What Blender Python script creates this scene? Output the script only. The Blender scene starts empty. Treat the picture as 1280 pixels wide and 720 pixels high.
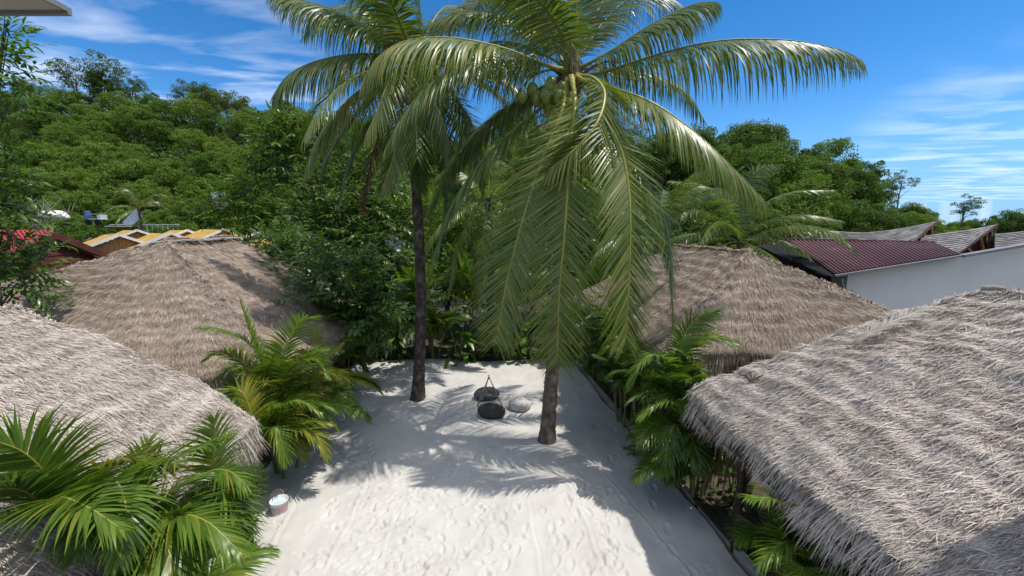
import bpy, math, random
import numpy as np
from mathutils import Vector

random.seed(5)
rng = np.random.default_rng(11)
scene = bpy.context.scene
COL = scene.collection
R = math.radians

# ------------------------------------------------------------------ camera geometry
CAMZ = 5.0
FOC = 520.0
PITCH = math.atan(77 / FOC)
CP, SP = math.cos(PITCH), math.sin(PITCH)


def ray(px, py):
    dx, dy = (px - 640) / FOC, (360 - py) / FOC
    return np.array([dx, CP + dy * SP, -SP + dy * CP])


def at(px, py, Y):
    """world point where a line of sight reaches the depth Y"""
    r = ray(px, py)
    return np.array([0, 0, CAMZ]) + r * (Y / r[1])


def on(px, py, z):
    """world point where a line of sight reaches the height z"""
    r = ray(px, py)
    return np.array([0, 0, CAMZ]) + r * ((z - CAMZ) / r[2])


# ------------------------------------------------------------------ object helpers
def tag(o, label=None, cat=None, group=None, kind=None):
    if label: o['label'] = label
    if cat: o['category'] = cat
    if group: o['group'] = group
    if kind: o['kind'] = kind
    return o


def thing(name, label, cat, loc=(0, 0, 0), group=None):
    o = bpy.data.objects.new(name, None)
    COL.objects.link(o)
    o.location = tuple(float(v) for v in loc)
    o.empty_display_size = 0.2
    return tag(o, label, cat, group)


class MB:
    """collects vertices and faces; build() links them as one mesh object"""
    def __init__(s):
        s.v, s.f, s.m, s.n = [], [], [], 0

    def add(s, verts, faces, mat=0):
        verts = np.asarray(verts, dtype=np.float64).reshape(-1, 3)
        if isinstance(faces, np.ndarray):
            s.f.append(faces + s.n); s.m.append(np.full(len(faces), mat))
        else:
            by = {}
            for f in faces: by.setdefault(len(f), []).append(f)
            for k in by:
                s.f.append(np.array(by[k]) + s.n); s.m.append(np.full(len(by[k]), mat))
        s.v.append(verts); s.n += len(verts)

    def box(s, c, size, rz=0.0, mat=0):
        x, y, z = [v / 2 for v in size]
        b = min(x, y, z) * 0.12
        pts = []
        for sz in (-1, 1):
            for (sx, sy) in ((-1, -1), (1, -1), (1, 1), (-1, 1)):
                pts.append((sx * x, sy * y, sz * z))
        p = np.array(pts)
        ca, sa = math.cos(rz), math.sin(rz)
        q = np.c_[p[:, 0] * ca - p[:, 1] * sa, p[:, 0] * sa + p[:, 1] * ca, p[:, 2]] + np.asarray(c)
        s.add(q, [(3, 2, 1, 0), (4, 5, 6, 7), (0, 1, 5, 4), (1, 2, 6, 5), (2, 3, 7, 6), (3, 0, 4, 7)], mat)

    def beam(s, a, b, w, h, mat=0, up=(0, 0, 1)):
        a, b = np.asarray(a, float), np.asarray(b, float)
        t = b - a; t /= np.linalg.norm(t)
        x = np.cross(t, up)
        if np.linalg.norm(x) < 1e-4: x = np.array([1., 0, 0])
        x /= np.linalg.norm(x); y = np.cross(x, t)
        pts = []
        for p in (a, b):
            for (i, j) in ((-1, -1), (1, -1), (1, 1), (-1, 1)):
                pts.append(p + x * i * w / 2 + y * j * h / 2)
        s.add(pts, [(3, 2, 1, 0), (4, 5, 6, 7), (0, 1, 5, 4), (1, 2, 6, 5), (2, 3, 7, 6), (3, 0, 4, 7)], mat)

    def tube(s, pts, rad, k=8, mat=0, flat=1.0, cap=True):
        pts = np.asarray(pts, float); n = len(pts)
        rad = np.broadcast_to(np.asarray(rad, float), (n,))
        T = np.gradient(pts, axis=0); T /= np.linalg.norm(T, axis=1)[:, None] + 1e-9
        x = np.cross(T[0], (0.02, 0.01, 1.0))
        if np.linalg.norm(x) < 1e-3: x = np.array([1., 0, 0])
        a = np.linspace(0, 2 * np.pi, k, endpoint=False)
        V = np.zeros((n, k, 3))
        for i in range(n):
            x = x - T[i] * (x @ T[i]); x /= np.linalg.norm(x) + 1e-9
            y = np.cross(T[i], x)
            V[i] = pts[i] + rad[i] * (np.cos(a)[:, None] * x + flat * np.sin(a)[:, None] * y)
        i = np.arange(n - 1)[:, None]; j = np.arange(k)[None]
        q = np.stack([i * k + j, i * k + (j + 1) % k, (i + 1) * k + (j + 1) % k, (i + 1) * k + j], -1).reshape(-1, 4)
        s.add(V.reshape(-1, 3), q, mat)
        if cap:
            s.add(V[-1], [tuple(range(k))], mat); s.add(V[0], [tuple(range(k - 1, -1, -1))], mat)

    def build(s, name, mats, parent=None, smooth=False, origin=None):
        me = bpy.data.meshes.new(name)
        v = np.concatenate(s.v)
        if parent is not None:
            off = np.zeros(3); p = parent
            while p is not None:
                off += np.array(p.location); p = p.parent
            v = v - off
        elif origin is not None:
            v = v - np.asarray(origin)
        me.vertices.add(len(v)); me.vertices.foreach_set('co', v.astype(np.float32).ravel())
        loops = np.concatenate([f.ravel() for f in s.f])
        sizes = np.concatenate([np.full(len(f), f.shape[1]) for f in s.f])
        starts = np.concatenate([[0], np.cumsum(sizes)[:-1]])
        me.loops.add(len(loops)); me.loops.foreach_set('vertex_index', loops.astype(np.int32))
        me.polygons.add(len(sizes)); me.polygons.foreach_set('loop_start', starts.astype(np.int32))
        me.polygons.foreach_set('material_index', np.concatenate(s.m).astype(np.int32))
        me.polygons.foreach_set('use_smooth', np.full(len(sizes), bool(smooth)))
        me.update(calc_edges=True)
        for m in (mats if isinstance(mats, (list, tuple)) else [mats]): me.materials.append(m)
        o = bpy.data.objects.new(name, me)
        COL.objects.link(o)
        if parent is not None: o.parent = parent
        elif origin is not None: o.location = tuple(float(q) for q in origin)
        return o


def blob(mb, c, r, n=14, m=9, mat=0, jitter=0.0, squash=None, seed=0):
    """closed lumpy ellipsoid; squash(direction array) gives extra radius factors"""
    th = np.linspace(0, np.pi, m)[1:-1]; ph = np.linspace(0, 2 * np.pi, n, endpoint=False)
    d = np.stack([np.outer(np.sin(th), np.cos(ph)), np.outer(np.sin(th), np.sin(ph)), np.outer(np.cos(th), np.ones(n))], -1).reshape(-1, 3)
    d = np.vstack([d, [[0, 0, 1], [0, 0, -1]]])
    f = np.ones(len(d))
    if jitter:
        q = np.random.default_rng(seed).normal(size=(4, 3)) * 2.2
        f += jitter * sum(np.sin(d @ q[i] + i * 1.7) for i in range(4)) / 2.5
    if squash is not None: f *= squash(d)
    v = d * f[:, None] * np.asarray(r) + np.asarray(c)
    M = m - 2
    fs = []
    for i in range(M - 1):
        for j in range(n):
            fs.append((i * n + j, (i + 1) * n + j, (i + 1) * n + (j + 1) % n, i * n + (j + 1) % n))
    t, b = M * n, M * n + 1
    for j in range(n):
        fs.append((t, j, (j + 1) % n)); fs.append((b, (M - 1) * n + (j + 1) % n, (M - 1) * n + j))
    mb.add(v, fs, mat)


# ------------------------------------------------------------------ materials
def newmat(name):
    m = bpy.data.materials.new(name); m.use_nodes = True
    nt = m.node_tree; nt.nodes.clear()
    out = nt.nodes.new('ShaderNodeOutputMaterial')
    return m, nt, out


def N(nt, t, **kw):
    n = nt.nodes.new(t)
    for k, v in kw.items():
        if k in n.inputs: n.inputs[k].default_value = v
        else: setattr(n, k, v)
    return n


def ramp(nt, fac, stops):
    r = nt.nodes.new('ShaderNodeValToRGB')
    el = r.color_ramp.elements
    while len(el) < len(stops): el.new(0.5)
    for e, (p, c) in zip(el, stops):
        e.position = p; e.color = (*c, 1)
    nt.links.new(fac, r.inputs[0])
    return r.outputs[0]


def leaf_mat(name, stops, rough=0.42, transl=0.28, spec=0.5, tint=(1.25, 1.35, 0.5), noise=None):
    m, nt, out = newmat(name)
    g = N(nt, 'ShaderNodeNewGeometry')
    fac = g.outputs['Random Per Island']
    if noise:
        tc = N(nt, 'ShaderNodeTexCoord')
        nz = N(nt, 'ShaderNodeTexNoise', Scale=noise, Detail=2.0)
        nt.links.new(tc.outputs['Object'], nz.inputs['Vector'])
        mx = N(nt, 'ShaderNodeMath', operation='MULTIPLY_ADD')
        nt.links.new(nz.outputs['Fac'], mx.inputs[0]); mx.inputs[1].default_value = 1.3
        ad = N(nt, 'ShaderNodeMath', operation='MULTIPLY_ADD'); ad.inputs[1].default_value = 0.45
        nt.links.new(fac, ad.inputs[0]); ad.inputs[2].default_value = -0.38
        nt.links.new(ad.outputs[0], mx.inputs[2])
        fac = mx.outputs[0]
    if name.startswith('forest'):                # every tree of a kind has its own shade
        oi = N(nt, 'ShaderNodeObjectInfo'); mo = N(nt, 'ShaderNodeMix'); mo.inputs[0].default_value = .6
        nt.links.new(fac, mo.inputs[2]); nt.links.new(oi.outputs['Random'], mo.inputs[3]); fac = mo.outputs[0]
    col = ramp(nt, fac, stops)
    p = N(nt, 'ShaderNodeBsdfPrincipled', Roughness=rough)
    p.inputs['Specular IOR Level'].default_value = spec
    nt.links.new(col, p.inputs['Base Color'])
    tr = N(nt, 'ShaderNodeBsdfTranslucent')
    mul = N(nt, 'ShaderNodeMix', data_type='RGBA', blend_type='MULTIPLY')
    mul.inputs[0].default_value = 1.0
    nt.links.new(col, mul.inputs[6]); mul.inputs[7].default_value = (*tint, 1)
    nt.links.new(mul.outputs[2], tr.inputs['Color'])
    mix = N(nt, 'ShaderNodeMixShader'); mix.inputs[0].default_value = transl
    nt.links.new(p.outputs[0], mix.inputs[1]); nt.links.new(tr.outputs[0], mix.inputs[2])
    nt.links.new(mix.outputs[0], out.inputs[0])
    return m


def noise_mat(name, stops, scale=4.0, rough=0.8, bump=0.0, detail=6.0, stretch=(1, 1, 1), island=0.0, spec=0.3, bscale=None, dist=0.02, metallic=0.0):
    m, nt, out = newmat(name)
    tc = N(nt, 'ShaderNodeTexCoord')
    mp = N(nt, 'ShaderNodeMapping'); mp.inputs['Scale'].default_value = stretch
    nt.links.new(tc.outputs['Object'], mp.inputs[0])
    nz = N(nt, 'ShaderNodeTexNoise', Scale=scale, Detail=detail, Roughness=0.65)
    nt.links.new(mp.outputs[0], nz.inputs['Vector'])
    st = N(nt, 'ShaderNodeMapRange'); st.inputs[1].default_value = 0.28; st.inputs[2].default_value = 0.72
    nt.links.new(nz.outputs['Fac'], st.inputs[0])
    fac = st.outputs[0]
    if island:
        g = N(nt, 'ShaderNodeNewGeometry')
        mx = N(nt, 'ShaderNodeMix'); mx.inputs[0].default_value = island
        nt.links.new(fac, mx.inputs[2]); nt.links.new(g.outputs['Random Per Island'], mx.inputs[3])
        fac = mx.outputs[0]
    col = ramp(nt, fac, stops)
    p = N(nt, 'ShaderNodeBsdfPrincipled', Roughness=rough, Metallic=metallic)
    p.inputs['Specular IOR Level'].default_value = spec
    nt.links.new(col, p.inputs['Base Color'])
    if bump:
        n2 = N(nt, 'ShaderNodeTexNoise', Scale=bscale or scale * 4, Detail=5.0)
        nt.links.new(mp.outputs[0], n2.inputs['Vector'])
        b = N(nt, 'ShaderNodeBump', Strength=bump, Distance=dist)
        nt.links.new(n2.outputs['Fac'], b.inputs['Height']); nt.links.new(b.outputs[0], p.inputs['Normal'])
    nt.links.new(p.outputs[0], out.inputs[0])
    return m


M = {}
M['sand'] = noise_mat('sand', [(0, (.44, .422, .395)), (.5, (.50, .483, .458)), (1, (.55, .535, .51))], 1.3, .95, .35, 9, spec=.15, bscale=70, dist=.006)
M['soil'] = noise_mat('soil', [(0, (.03, .024, .017)), (.6, (.075, .06, .042)), (1, (.13, .11, .08))], 2.5, .95, .6, bscale=18, dist=.03)
M['terrain'] = noise_mat('terrain', [(0, (.012, .022, .006)), (.6, (.03, .05, .014)), (1, (.09, .08, .04))], .25, .95, .5, bscale=2, dist=.3)
# coconut fronds
M['coco'] = leaf_mat('coco', [(0, (.055, .105, .02)), (.45, (.095, .15, .032)), (.82, (.15, .195, .05)), (1, (.23, .22, .07))], .36, .36, .55)
M['coco_yel'] = leaf_mat('coco_yel', [(0, (.085, .14, .025)), (.5, (.15, .205, .04)), (1, (.28, .26, .07))], .36, .42, .55)
M['coco_dead'] = leaf_mat('coco_dead', [(0, (.07, .045, .02)), (.6, (.14, .09, .045)), (1, (.22, .16, .09))], .7, .15, .2, (1.1, 1, .7))
M['rachis'] = noise_mat('rachis', [(0, (.20, .21, .035)), (1, (.36, .31, .06))], 3, .4, spec=.5)
M['rachis_green'] = noise_mat('rachis_green', [(0, (.09, .12, .025)), (1, (.19, .20, .05))], 3, .45, spec=.5)
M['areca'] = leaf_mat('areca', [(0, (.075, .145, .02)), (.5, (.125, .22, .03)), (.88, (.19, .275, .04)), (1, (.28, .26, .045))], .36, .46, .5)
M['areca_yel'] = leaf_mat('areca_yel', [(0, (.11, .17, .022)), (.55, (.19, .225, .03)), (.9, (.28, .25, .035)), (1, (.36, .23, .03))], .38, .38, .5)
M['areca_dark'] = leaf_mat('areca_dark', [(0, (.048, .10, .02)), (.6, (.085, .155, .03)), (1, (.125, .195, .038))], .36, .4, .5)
M['broad'] = leaf_mat('broad', [(0, (.052, .105, .022)), (.5, (.088, .155, .036)), (.9, (.13, .19, .052)), (1, (.15, .19, .08))], .36, .34, .5)
M['glossy'] = leaf_mat('glossy', [(0, (.045, .11, .018)), (.6, (.09, .19, .028)), (1, (.18, .24, .04))], .30, .38, .6)
M['cane'] = noise_mat('cane', [(0, (.07, .09, .025)), (.5, (.16, .15, .05)), (1, (.25, .20, .08))], 6, .5, spec=.4)
for k, st in {'forest_mid': [(0, (.06, .115, .018)), (.5, (.105, .175, .03)), (1, (.16, .23, .045))],
              'forest_dark': [(0, (.05, .09, .017)), (.5, (.082, .138, .026)), (1, (.12, .18, .04))],
              'forest_pale': [(0, (.065, .12, .02)), (.5, (.115, .18, .03)), (1, (.18, .235, .045))],
              'forest_olive': [(0, (.055, .085, .024)), (.5, (.095, .13, .036)), (1, (.15, .175, .052))]}.items():
    M[k] = leaf_mat(k, st, .65, .34, .12)
M['bark'] = noise_mat('bark', [(0, (.05, .04, .03)), (.6, (.12, .10, .08)), (1, (.22, .19, .16))], 3, .9, .5, stretch=(3, 3, .6))
M['trunk'] = noise_mat('palm_trunk', [(0, (.028, .020, .015)), (.45, (.065, .048, .036)), (.75, (.13, .105, .085)), (1, (.27, .24, .20))], 3.2, .92, .9, 8, stretch=(2.2, 2.2, 1.4), bscale=22, dist=.03)
M['nut'] = noise_mat('coconut', [(0, (.09, .12, .02)), (.6, (.17, .2, .035)), (1, (.26, .24, .06))], 5, .4, spec=.5)
M['husk'] = noise_mat('husk', [(0, (.04, .028, .018)), (.5, (.12, .085, .05)), (1, (.3, .23, .15))], 9, .9, .4, stretch=(3, 3, .5))
# thatch
def thatch_mat(name, a, b, c, d):
    m, nt, out = newmat(name)
    g = N(nt, 'ShaderNodeNewGeometry'); tc = N(nt, 'ShaderNodeTexCoord')
    mpp = N(nt, 'ShaderNodeMapping'); mpp.inputs['Scale'].default_value = (1.6, .75, 3.2)
    nz = N(nt, 'ShaderNodeTexNoise', Scale=1.5, Detail=8.0, Roughness=.75)
    nt.links.new(tc.outputs['Object'], mpp.inputs[0]); nt.links.new(mpp.outputs[0], nz.inputs['Vector'])
    st = N(nt, 'ShaderNodeMapRange'); st.inputs[1].default_value = .33; st.inputs[2].default_value = .67
    nt.links.new(nz.outputs['Fac'], st.inputs[0])
    mx = N(nt, 'ShaderNodeMix'); mx.inputs[0].default_value = .46
    nt.links.new(st.outputs[0], mx.inputs[2]); nt.links.new(g.outputs['Random Per Island'], mx.inputs[3])
    col = ramp(nt, mx.outputs[0], [(.08, a), (.38, b), (.68, c), (.98, d)])
    p = N(nt, 'ShaderNodeBsdfPrincipled', Roughness=.72)
    p.inputs['Specular IOR Level'].default_value = .3
    nt.links.new(col, p.inputs['Base Color'])
    nt.links.new(p.outputs[0], out.inputs[0])
    return m
M['thatch'] = thatch_mat('thatch', (.235, .185, .15), (.46, .395, .345), (.60, .535, .478), (.72, .665, .61))
M['thatch_warm'] = thatch_mat('thatch_warm', (.17, .12, .088), (.34, .265, .205), (.47, .385, .31), (.60, .515, .43))
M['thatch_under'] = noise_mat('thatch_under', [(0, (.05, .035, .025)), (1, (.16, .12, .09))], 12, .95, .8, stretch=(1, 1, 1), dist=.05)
M['darkwood'] = noise_mat('darkwood', [(0, (.022, .016, .012)), (1, (.075, .055, .04))], 5, .7, .3, stretch=(4, .6, 4))
M['wood'] = noise_mat('wood', [(0, (.20, .09, .03)), (.5, (.36, .18, .065)), (1, (.48, .27, .11))], 2, .65, .2, stretch=(5, 5, .4))
M['grey_wood'] = noise_mat('grey_wood', [(0, (.13, .11, .095)), (1, (.34, .30, .26))], 4, .85, .3, stretch=(3, 3, 3))
M['concrete'] = noise_mat('concrete', [(0, (.22, .21, .195)), (1, (.40, .385, .36))], 3, .9, .3)
M['white_wall'] = noise_mat('white_wall', [(0, (.50, .475, .44)), (.4, (.70, .675, .64)), (1, (.76, .735, .70))], .5, .85, .12, stretch=(1, 1, .35))
M['maroon_metal'] = noise_mat('maroon_metal', [(0, (.085, .034, .032)), (.6, (.12, .048, .045)), (1, (.18, .09, .08))], .8, .5, spec=.5)
M['maroon_wood'] = noise_mat('maroon_wood', [(0, (.10, .014, .018)), (1, (.17, .028, .034))], 2, .6, .2)
M['red_tile'] = noise_mat('red_tile', [(0, (.20, .02, .025)), (1, (.40, .06, .065))], 3, .65, .3)
M['brown_trim'] = noise_mat('brown_trim', [(0, (.075, .028, .02)), (1, (.14, .055, .04))], 3, .6)
M['black_tarp'] = noise_mat('black_tarp', [(0, (.008, .009, .012)), (1, (.02, .022, .027))], 1.5, .85, .6, bscale=3, dist=.15, spec=.12)
M['shingle'] = noise_mat('shingle', [(0, (.12, .11, .11)), (.5, (.22, .205, .20)), (1, (.36, .34, .33))], 1.2, .8, .1, island=.55)
M['yellow_roof'] = noise_mat('yellow_roof', [(0, (.32, .19, .035)), (.6, (.44, .27, .055)), (1, (.50, .34, .11))], 1.2, .7, .2)
M['white_paint'] = noise_mat('white_paint', [(0, (.58, .57, .55)), (1, (.74, .73, .71))], 3, .55)
M['white_metal'] = noise_mat('white_metal', [(0, (.42, .44, .45)), (1, (.66, .67, .68))], 1.5, .5, spec=.5)
M['stone_dark'] = noise_mat('stone_dark', [(0, (.030, .031, .034)), (1, (.065, .066, .07))], 30, .8, .35, dist=.004)
M['stone_grey'] = noise_mat('stone_grey', [(0, (.05, .05, .053)), (.6, (.10, .10, .102)), (1, (.34, .34, .34))], 7, .8, .25, dist=.006)
M['stone_white'] = noise_mat('stone_white', [(0, (.28, .26, .24)), (.5, (.50, .48, .46)), (1, (.66, .64, .61))], 9, .9, .4, stretch=(1, 1, 3), dist=.008)
M['stick'] = noise_mat('stick', [(0, (.22, .16, .11)), (1, (.42, .34, .25))], 12, .8)
M['plastic'] = noise_mat('bucket_plastic', [(0, (.62, .63, .64)), (1, (.72, .73, .73))], 2, .35, spec=.5)
M['pink'] = noise_mat('bucket_pink', [(0, (.45, .16, .22)), (1, (.62, .42, .46))], 30, .4)
M['blue_print'] = noise_mat('bucket_blue', [(0, (.20, .26, .36)), (1, (.55, .57, .6))], 34, .4)
M['bucket_water'] = noise_mat('bucket_water', [(0, (.40, .52, .62)), (1, (.55, .66, .74))], 3, .06, spec=.6)
M['blue'] = noise_mat('blue_plastic', [(0, (.02, .07, .22)), (1, (.03, .11, .32))], 2, .4)
M['panel'] = noise_mat('panel_glass', [(0, (.10, .13, .18)), (1, (.3, .34, .4))], 4, .15, spec=.7)
M['awning'] = noise_mat('awning', [(0, (.40, .37, .33)), (1, (.50, .47, .43))], 1.5, .8, .1)
M['grey_trim'] = noise_mat('grey_trim', [(0, (.17, .17, .18)), (1, (.25, .25, .26))], 2, .5)
m, nt, out = newmat('clear_plastic')
p = N(nt, 'ShaderNodeBsdfPrincipled', Roughness=.25); p.inputs['Base Color'].default_value = (.75, .72, .68, 1)
tb = N(nt, 'ShaderNodeBsdfTransparent'); mx = N(nt, 'ShaderNodeMixShader'); mx.inputs[0].default_value = .45
nt.links.new(tb.outputs[0], mx.inputs[1]); nt.links.new(p.outputs[0], mx.inputs[2]); nt.links.new(mx.outputs[0], out.inputs[0])
M['clear'] = m


# ------------------------------------------------------------------ curves, fronds
def unit(a): return a / (np.linalg.norm(a, axis=-1, keepdims=True) + 1e-9)


def spline(pts, n):
    pts = np.asarray(pts, float)
    if len(pts) == 2: pts = np.array([pts[0], (pts[0] + pts[1]) / 2, pts[1]])
    P = np.vstack([2 * pts[0] - pts[1], pts, 2 * pts[-1] - pts[-2]])
    res = []
    for i in range(1, len(P) - 2):
        t = np.linspace(0, 1, 24, endpoint=False)[:, None]
        p0, p1, p2, p3 = P[i - 1], P[i], P[i + 1], P[i + 2]
        res.append(.5 * (2 * p1 + (p2 - p0) * t + (2 * p0 - 5 * p1 + 4 * p2 - p3) * t ** 2 + (3 * p1 - p0 - 3 * p2 + p3) * t ** 3))
    c = np.vstack(res + [pts[-1:]])
    s = np.r_[0, np.cumsum(np.linalg.norm(np.diff(c, axis=0), axis=1))]
    u = np.linspace(0, s[-1], n)
    return np.c_[np.interp(u, s, c[:, 0]), np.interp(u, s, c[:, 1]), np.interp(u, s, c[:, 2])], s[-1]


def frond(name, pts, lmax, wid, n, grav, leafm, rachm, parent, vee=0.0, roll=0.0, r0=.035, r1=.005, start=.14,
          a0=72, a1=24, seed=0, miss=.02, K=4, side0=None, prof=None, tilt=.22):
    """one pinnate leaf: a rachis tube and its leaflets; returns the part (leaflets) with the rachis as its child"""
    g = np.random.default_rng(seed + 1000)
    C, L = spline(pts, 60)
    T = unit(np.gradient(C, axis=0))
    x = np.cross(T[0], (0, 0, 1)) if side0 is None else np.asarray(side0, float)
    if np.linalg.norm(x) < .05: x = np.array([1., 0, 0])
    S = np.zeros_like(C)
    for i in range(len(C)):
        x = x - T[i] * (x @ T[i]); x = x / (np.linalg.norm(x) + 1e-9); S[i] = x
    Nn = np.cross(S, T)
    if Nn[3, 2] < 0: Nn = -Nn
    if roll:
        cr, sr = math.cos(roll), math.sin(roll)
        S, Nn = S * cr + Nn * sr, Nn * cr - S * sr
    u = np.linspace(start, .995, n)
    u = np.r_[u, u + .4 / n * g.uniform(.5, 1, n)]
    u = np.clip(u, 0, .999)
    sg = np.r_[np.ones(n), -np.ones(n)]
    keep = g.random(2 * n) > miss
    u, sg = u[keep], sg[keep]
    idx = u * (len(C) - 1); i0 = np.clip(idx.astype(int), 0, len(C) - 2); fr = (idx - i0)[:, None]
    def lerp(A): return A[i0] * (1 - fr) + A[i0 + 1] * fr
    pos, t, s, nn = lerp(C), unit(lerp(T)), unit(lerp(S)), unit(lerp(Nn))
    w = (u - start) / (1 - start)
    ang = np.radians(a0 + (a1 - a0) * w ** 1.2) + g.normal(0, .07, len(u))
    if prof is None:
        pl = np.interp(w, [0, .12, .35, .6, .85, 1], [.5, .85, 1, .92, .62, .3])
    else:
        pl = np.interp(w, *prof)
    ll = lmax * pl * g.uniform(.86, 1.08, len(u))
    d = s * (sg * np.sin(ang))[:, None] + t * np.cos(ang)[:, None] + nn * (vee * (1 - .5 * w) + g.normal(0, .06, len(u)))[:, None]
    d = unit(d + np.array([0, 0, -.75]) * grav)
    gr = grav * g.uniform(.6, 1.35, len(u))
    br = g.random(len(u)) < .06 * min(1, grav * 2)
    gr = np.where(br, gr * 2.5, gr)
    cur = pos + nn * 0.0
    prof_w = [.55, 1, .82, .45, .04] if K == 4 else [.6, 1, .55, .04]
    tw = g.normal(0, .25, len(u))
    V = []
    dk = d
    for k in range(K + 1):
        wv = t * math.cos(tilt) + nn * math.sin(tilt)
        wv = unit(wv - dk * np.sum(wv * dk, 1)[:, None])
        wv = unit(wv + np.cross(dk, wv) * (tw * k / K)[:, None])
        h = wv * (wid * .5 * prof_w[k] * np.clip(.45 + .6 * pl, 0, 1))[:, None]
        V.append(cur - h); V.append(cur + h)
        cur = cur + dk * (ll / K)[:, None]
        dk = unit(dk + np.array([0, 0, -1.]) * (gr * (.35 + .32 * k))[:, None])
    V = np.stack(V, 1)
    m = len(u); nv = 2 * (K + 1)
    base = (np.arange(m) * nv)[:, None, None]
    q = np.array([[2 * k, 2 * k + 1, 2 * k + 3, 2 * k + 2] for k in range(K)])[None]
    mb = MB(); mb.add(V.reshape(-1, 3), (base + q).reshape(-1, 4))
    o = mb.build(name, leafm, parent, smooth=True)
    rb = MB()
    rr = np.interp(np.linspace(0, 1, 30), [0, .06, .2, 1], [r0 * 1.7, r0, r0 * .75, r1])
    rb.tube(C[::2], rr, 6, flat=.7)
    rb.build('rachis', rachm, o, smooth=True)
    return o


def arch(base, az, el, L, droop, n=7, wob=0.0, g=rng):
    """arching axis from a base point: starts at elevation el and bends towards the ground"""
    d = np.array([math.cos(az) * math.cos(el), math.sin(az) * math.cos(el), math.sin(el)])
    p = np.array(base, float); out = [p.copy()]
    for k in range(n - 1):
        p = p + d * L / (n - 1); out.append(p.copy())
        d = d + np.array([0, 0, -1.]) * droop * (.35 + .28 * k) + g.normal(0, wob, 3)
        d /= np.linalg.norm(d)
    return np.array(out)


# ------------------------------------------------------------------ terrain
A_ = [-1.6, -1.07, -.80, -.617, -.44, -.15, .075, .404, .571, .722, .858, 1.057, 1.3]
HC = [33, 30.5, 28, 26.5, 22.5, 18.5, 16.5, 12.8, 10.8, 7.5, 4.2, .3, 0]
YC = [110, 100, 97, 95, 92, 88, 82, 66, 62, 60, 60, 70, 70]
YF = [48, 48, 50, 50, 48, 44, 38, 34, 34, 34, 36, 40, 40]


def hill(x, y):
    x, y = np.asarray(x, float), np.asarray(y, float)
    a = x / np.maximum(y, 1)
    hc, yc, yf = np.interp(a, A_, HC), np.interp(a, A_, YC), np.interp(a, A_, YF)
    t = np.clip((y - yf) / (yc - yf), 0, 1)
    h = hc * (t * t * (3 - 2 * t) * .6 + t * .4)
    back = np.clip((y - yc) / 90, 0, 1)
    h = h * (1 - .75 * back)
    n = np.sin(x * .11 + 1.3) * np.cos(y * .09) + .5 * np.sin(x * .23 + y * .19)
    return np.where(y > 5, h + n * .8 * np.clip((y - 40) / 30, 0, 1) * np.clip(hc / 8, 0, 1), 0) - .14


def grid_mesh(name, X, Y, Z, mat, kind='structure', mat_idx=None, smooth=True):
    ny, nx = X.shape
    i = np.arange(ny - 1)[:, None]; j = np.arange(nx - 1)[None]
    q = np.stack([i * nx + j, i * nx + j + 1, (i + 1) * nx + j + 1, (i + 1) * nx + j], -1).reshape(-1, 4)
    mb = MB(); mb.add(np.stack([X, Y, Z], -1).reshape(-1, 3), q)
    o = mb.build(name, mat, None, smooth)
    o['kind'] = kind
    return o


gx = np.r_[-900, -600, -400, np.linspace(-260, 260, 150), 400, 600, 900]
gy = np.r_[-300, -120, -60, np.linspace(-30, 220, 140), 300, 420, 600, 900, 1400]
GX, GY = np.meshgrid(gx, gy)
grid_mesh('terrain', GX, GY, hill(GX, GY) - .03, M['terrain'])
sx = np.linspace(-22, 24, 60); sy = np.linspace(-8, 30, 60)
SX, SY = np.meshgrid(sx, sy)
grid_mesh('ground', SX, SY, np.full_like(SX, -.12) + .02 * np.sin(SX * 1.3) * np.cos(SY * 1.1), M['soil'])

# ------------------------------------------------------------------ sand yard with real footprints
def edgeL(y): return -4.27 - .1259 * (y - 5.41)
def edgeR(y): return 3.51 - .1267 * (y - 5.41)
nu, nv = 380, 640
yy = np.linspace(1.2, 15.5, nv)
uu = np.linspace(0, 1, nu)
wob = .10 * np.sin(yy * 1.9) + .07 * np.sin(yy * 4.3 + 1)
XL, XR = edgeL(yy) - .55 + wob, edgeR(yy) + .02 * np.sin(yy * 3.1)
SXs = XL[:, None] + (XR - XL)[:, None] * uu[None]
SYs = np.repeat(yy[:, None], nu, 1) + .12 * np.sin(SXs * 1.7) * np.clip((np.repeat(yy[:, None], nu, 1) - 14) / 1.5, 0, 1)
g = np.random.default_rng(3)
Z = np.zeros_like(SXs)
for f, a in ((.6, .018), (1.3, .010), (2.7, .005), (5.1, .003), (9.5, .002)):
    for _ in range(3):
        th = g.uniform(0, 6.28); Z += a * np.sin(f * (SXs * math.cos(th) + SYs * math.sin(th)) * 2 + g.uniform(0, 6.28))


def stamp(x, y, th, L, Wd, dep):
    r = L * 1.3
    i0, i1 = np.searchsorted(yy, [y - r, y + r])
    if i1 <= i0: return
    xs, ys = SXs[i0:i1], SYs[i0:i1]
    c, s = math.cos(th), math.sin(th)
    a = ((xs - x) * c + (ys - y) * s) / (L * .5); b = (-(xs - x) * s + (ys - y) * c) / (Wd * .5)
    b = b / (1 + .28 * a)                       # heel narrower than the ball of the foot
    q = np.sqrt(a * a + b * b)
    pit = np.clip(1 - q ** 4, 0, 1) * (1 - .25 * np.exp(-((a + .1) / .3) ** 2))
    rim = np.exp(-((q - 1.25) / .22) ** 2)
    dep = dep * 1.15
    Z[i0:i1] += -dep * pit + dep * .55 * rim


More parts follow.
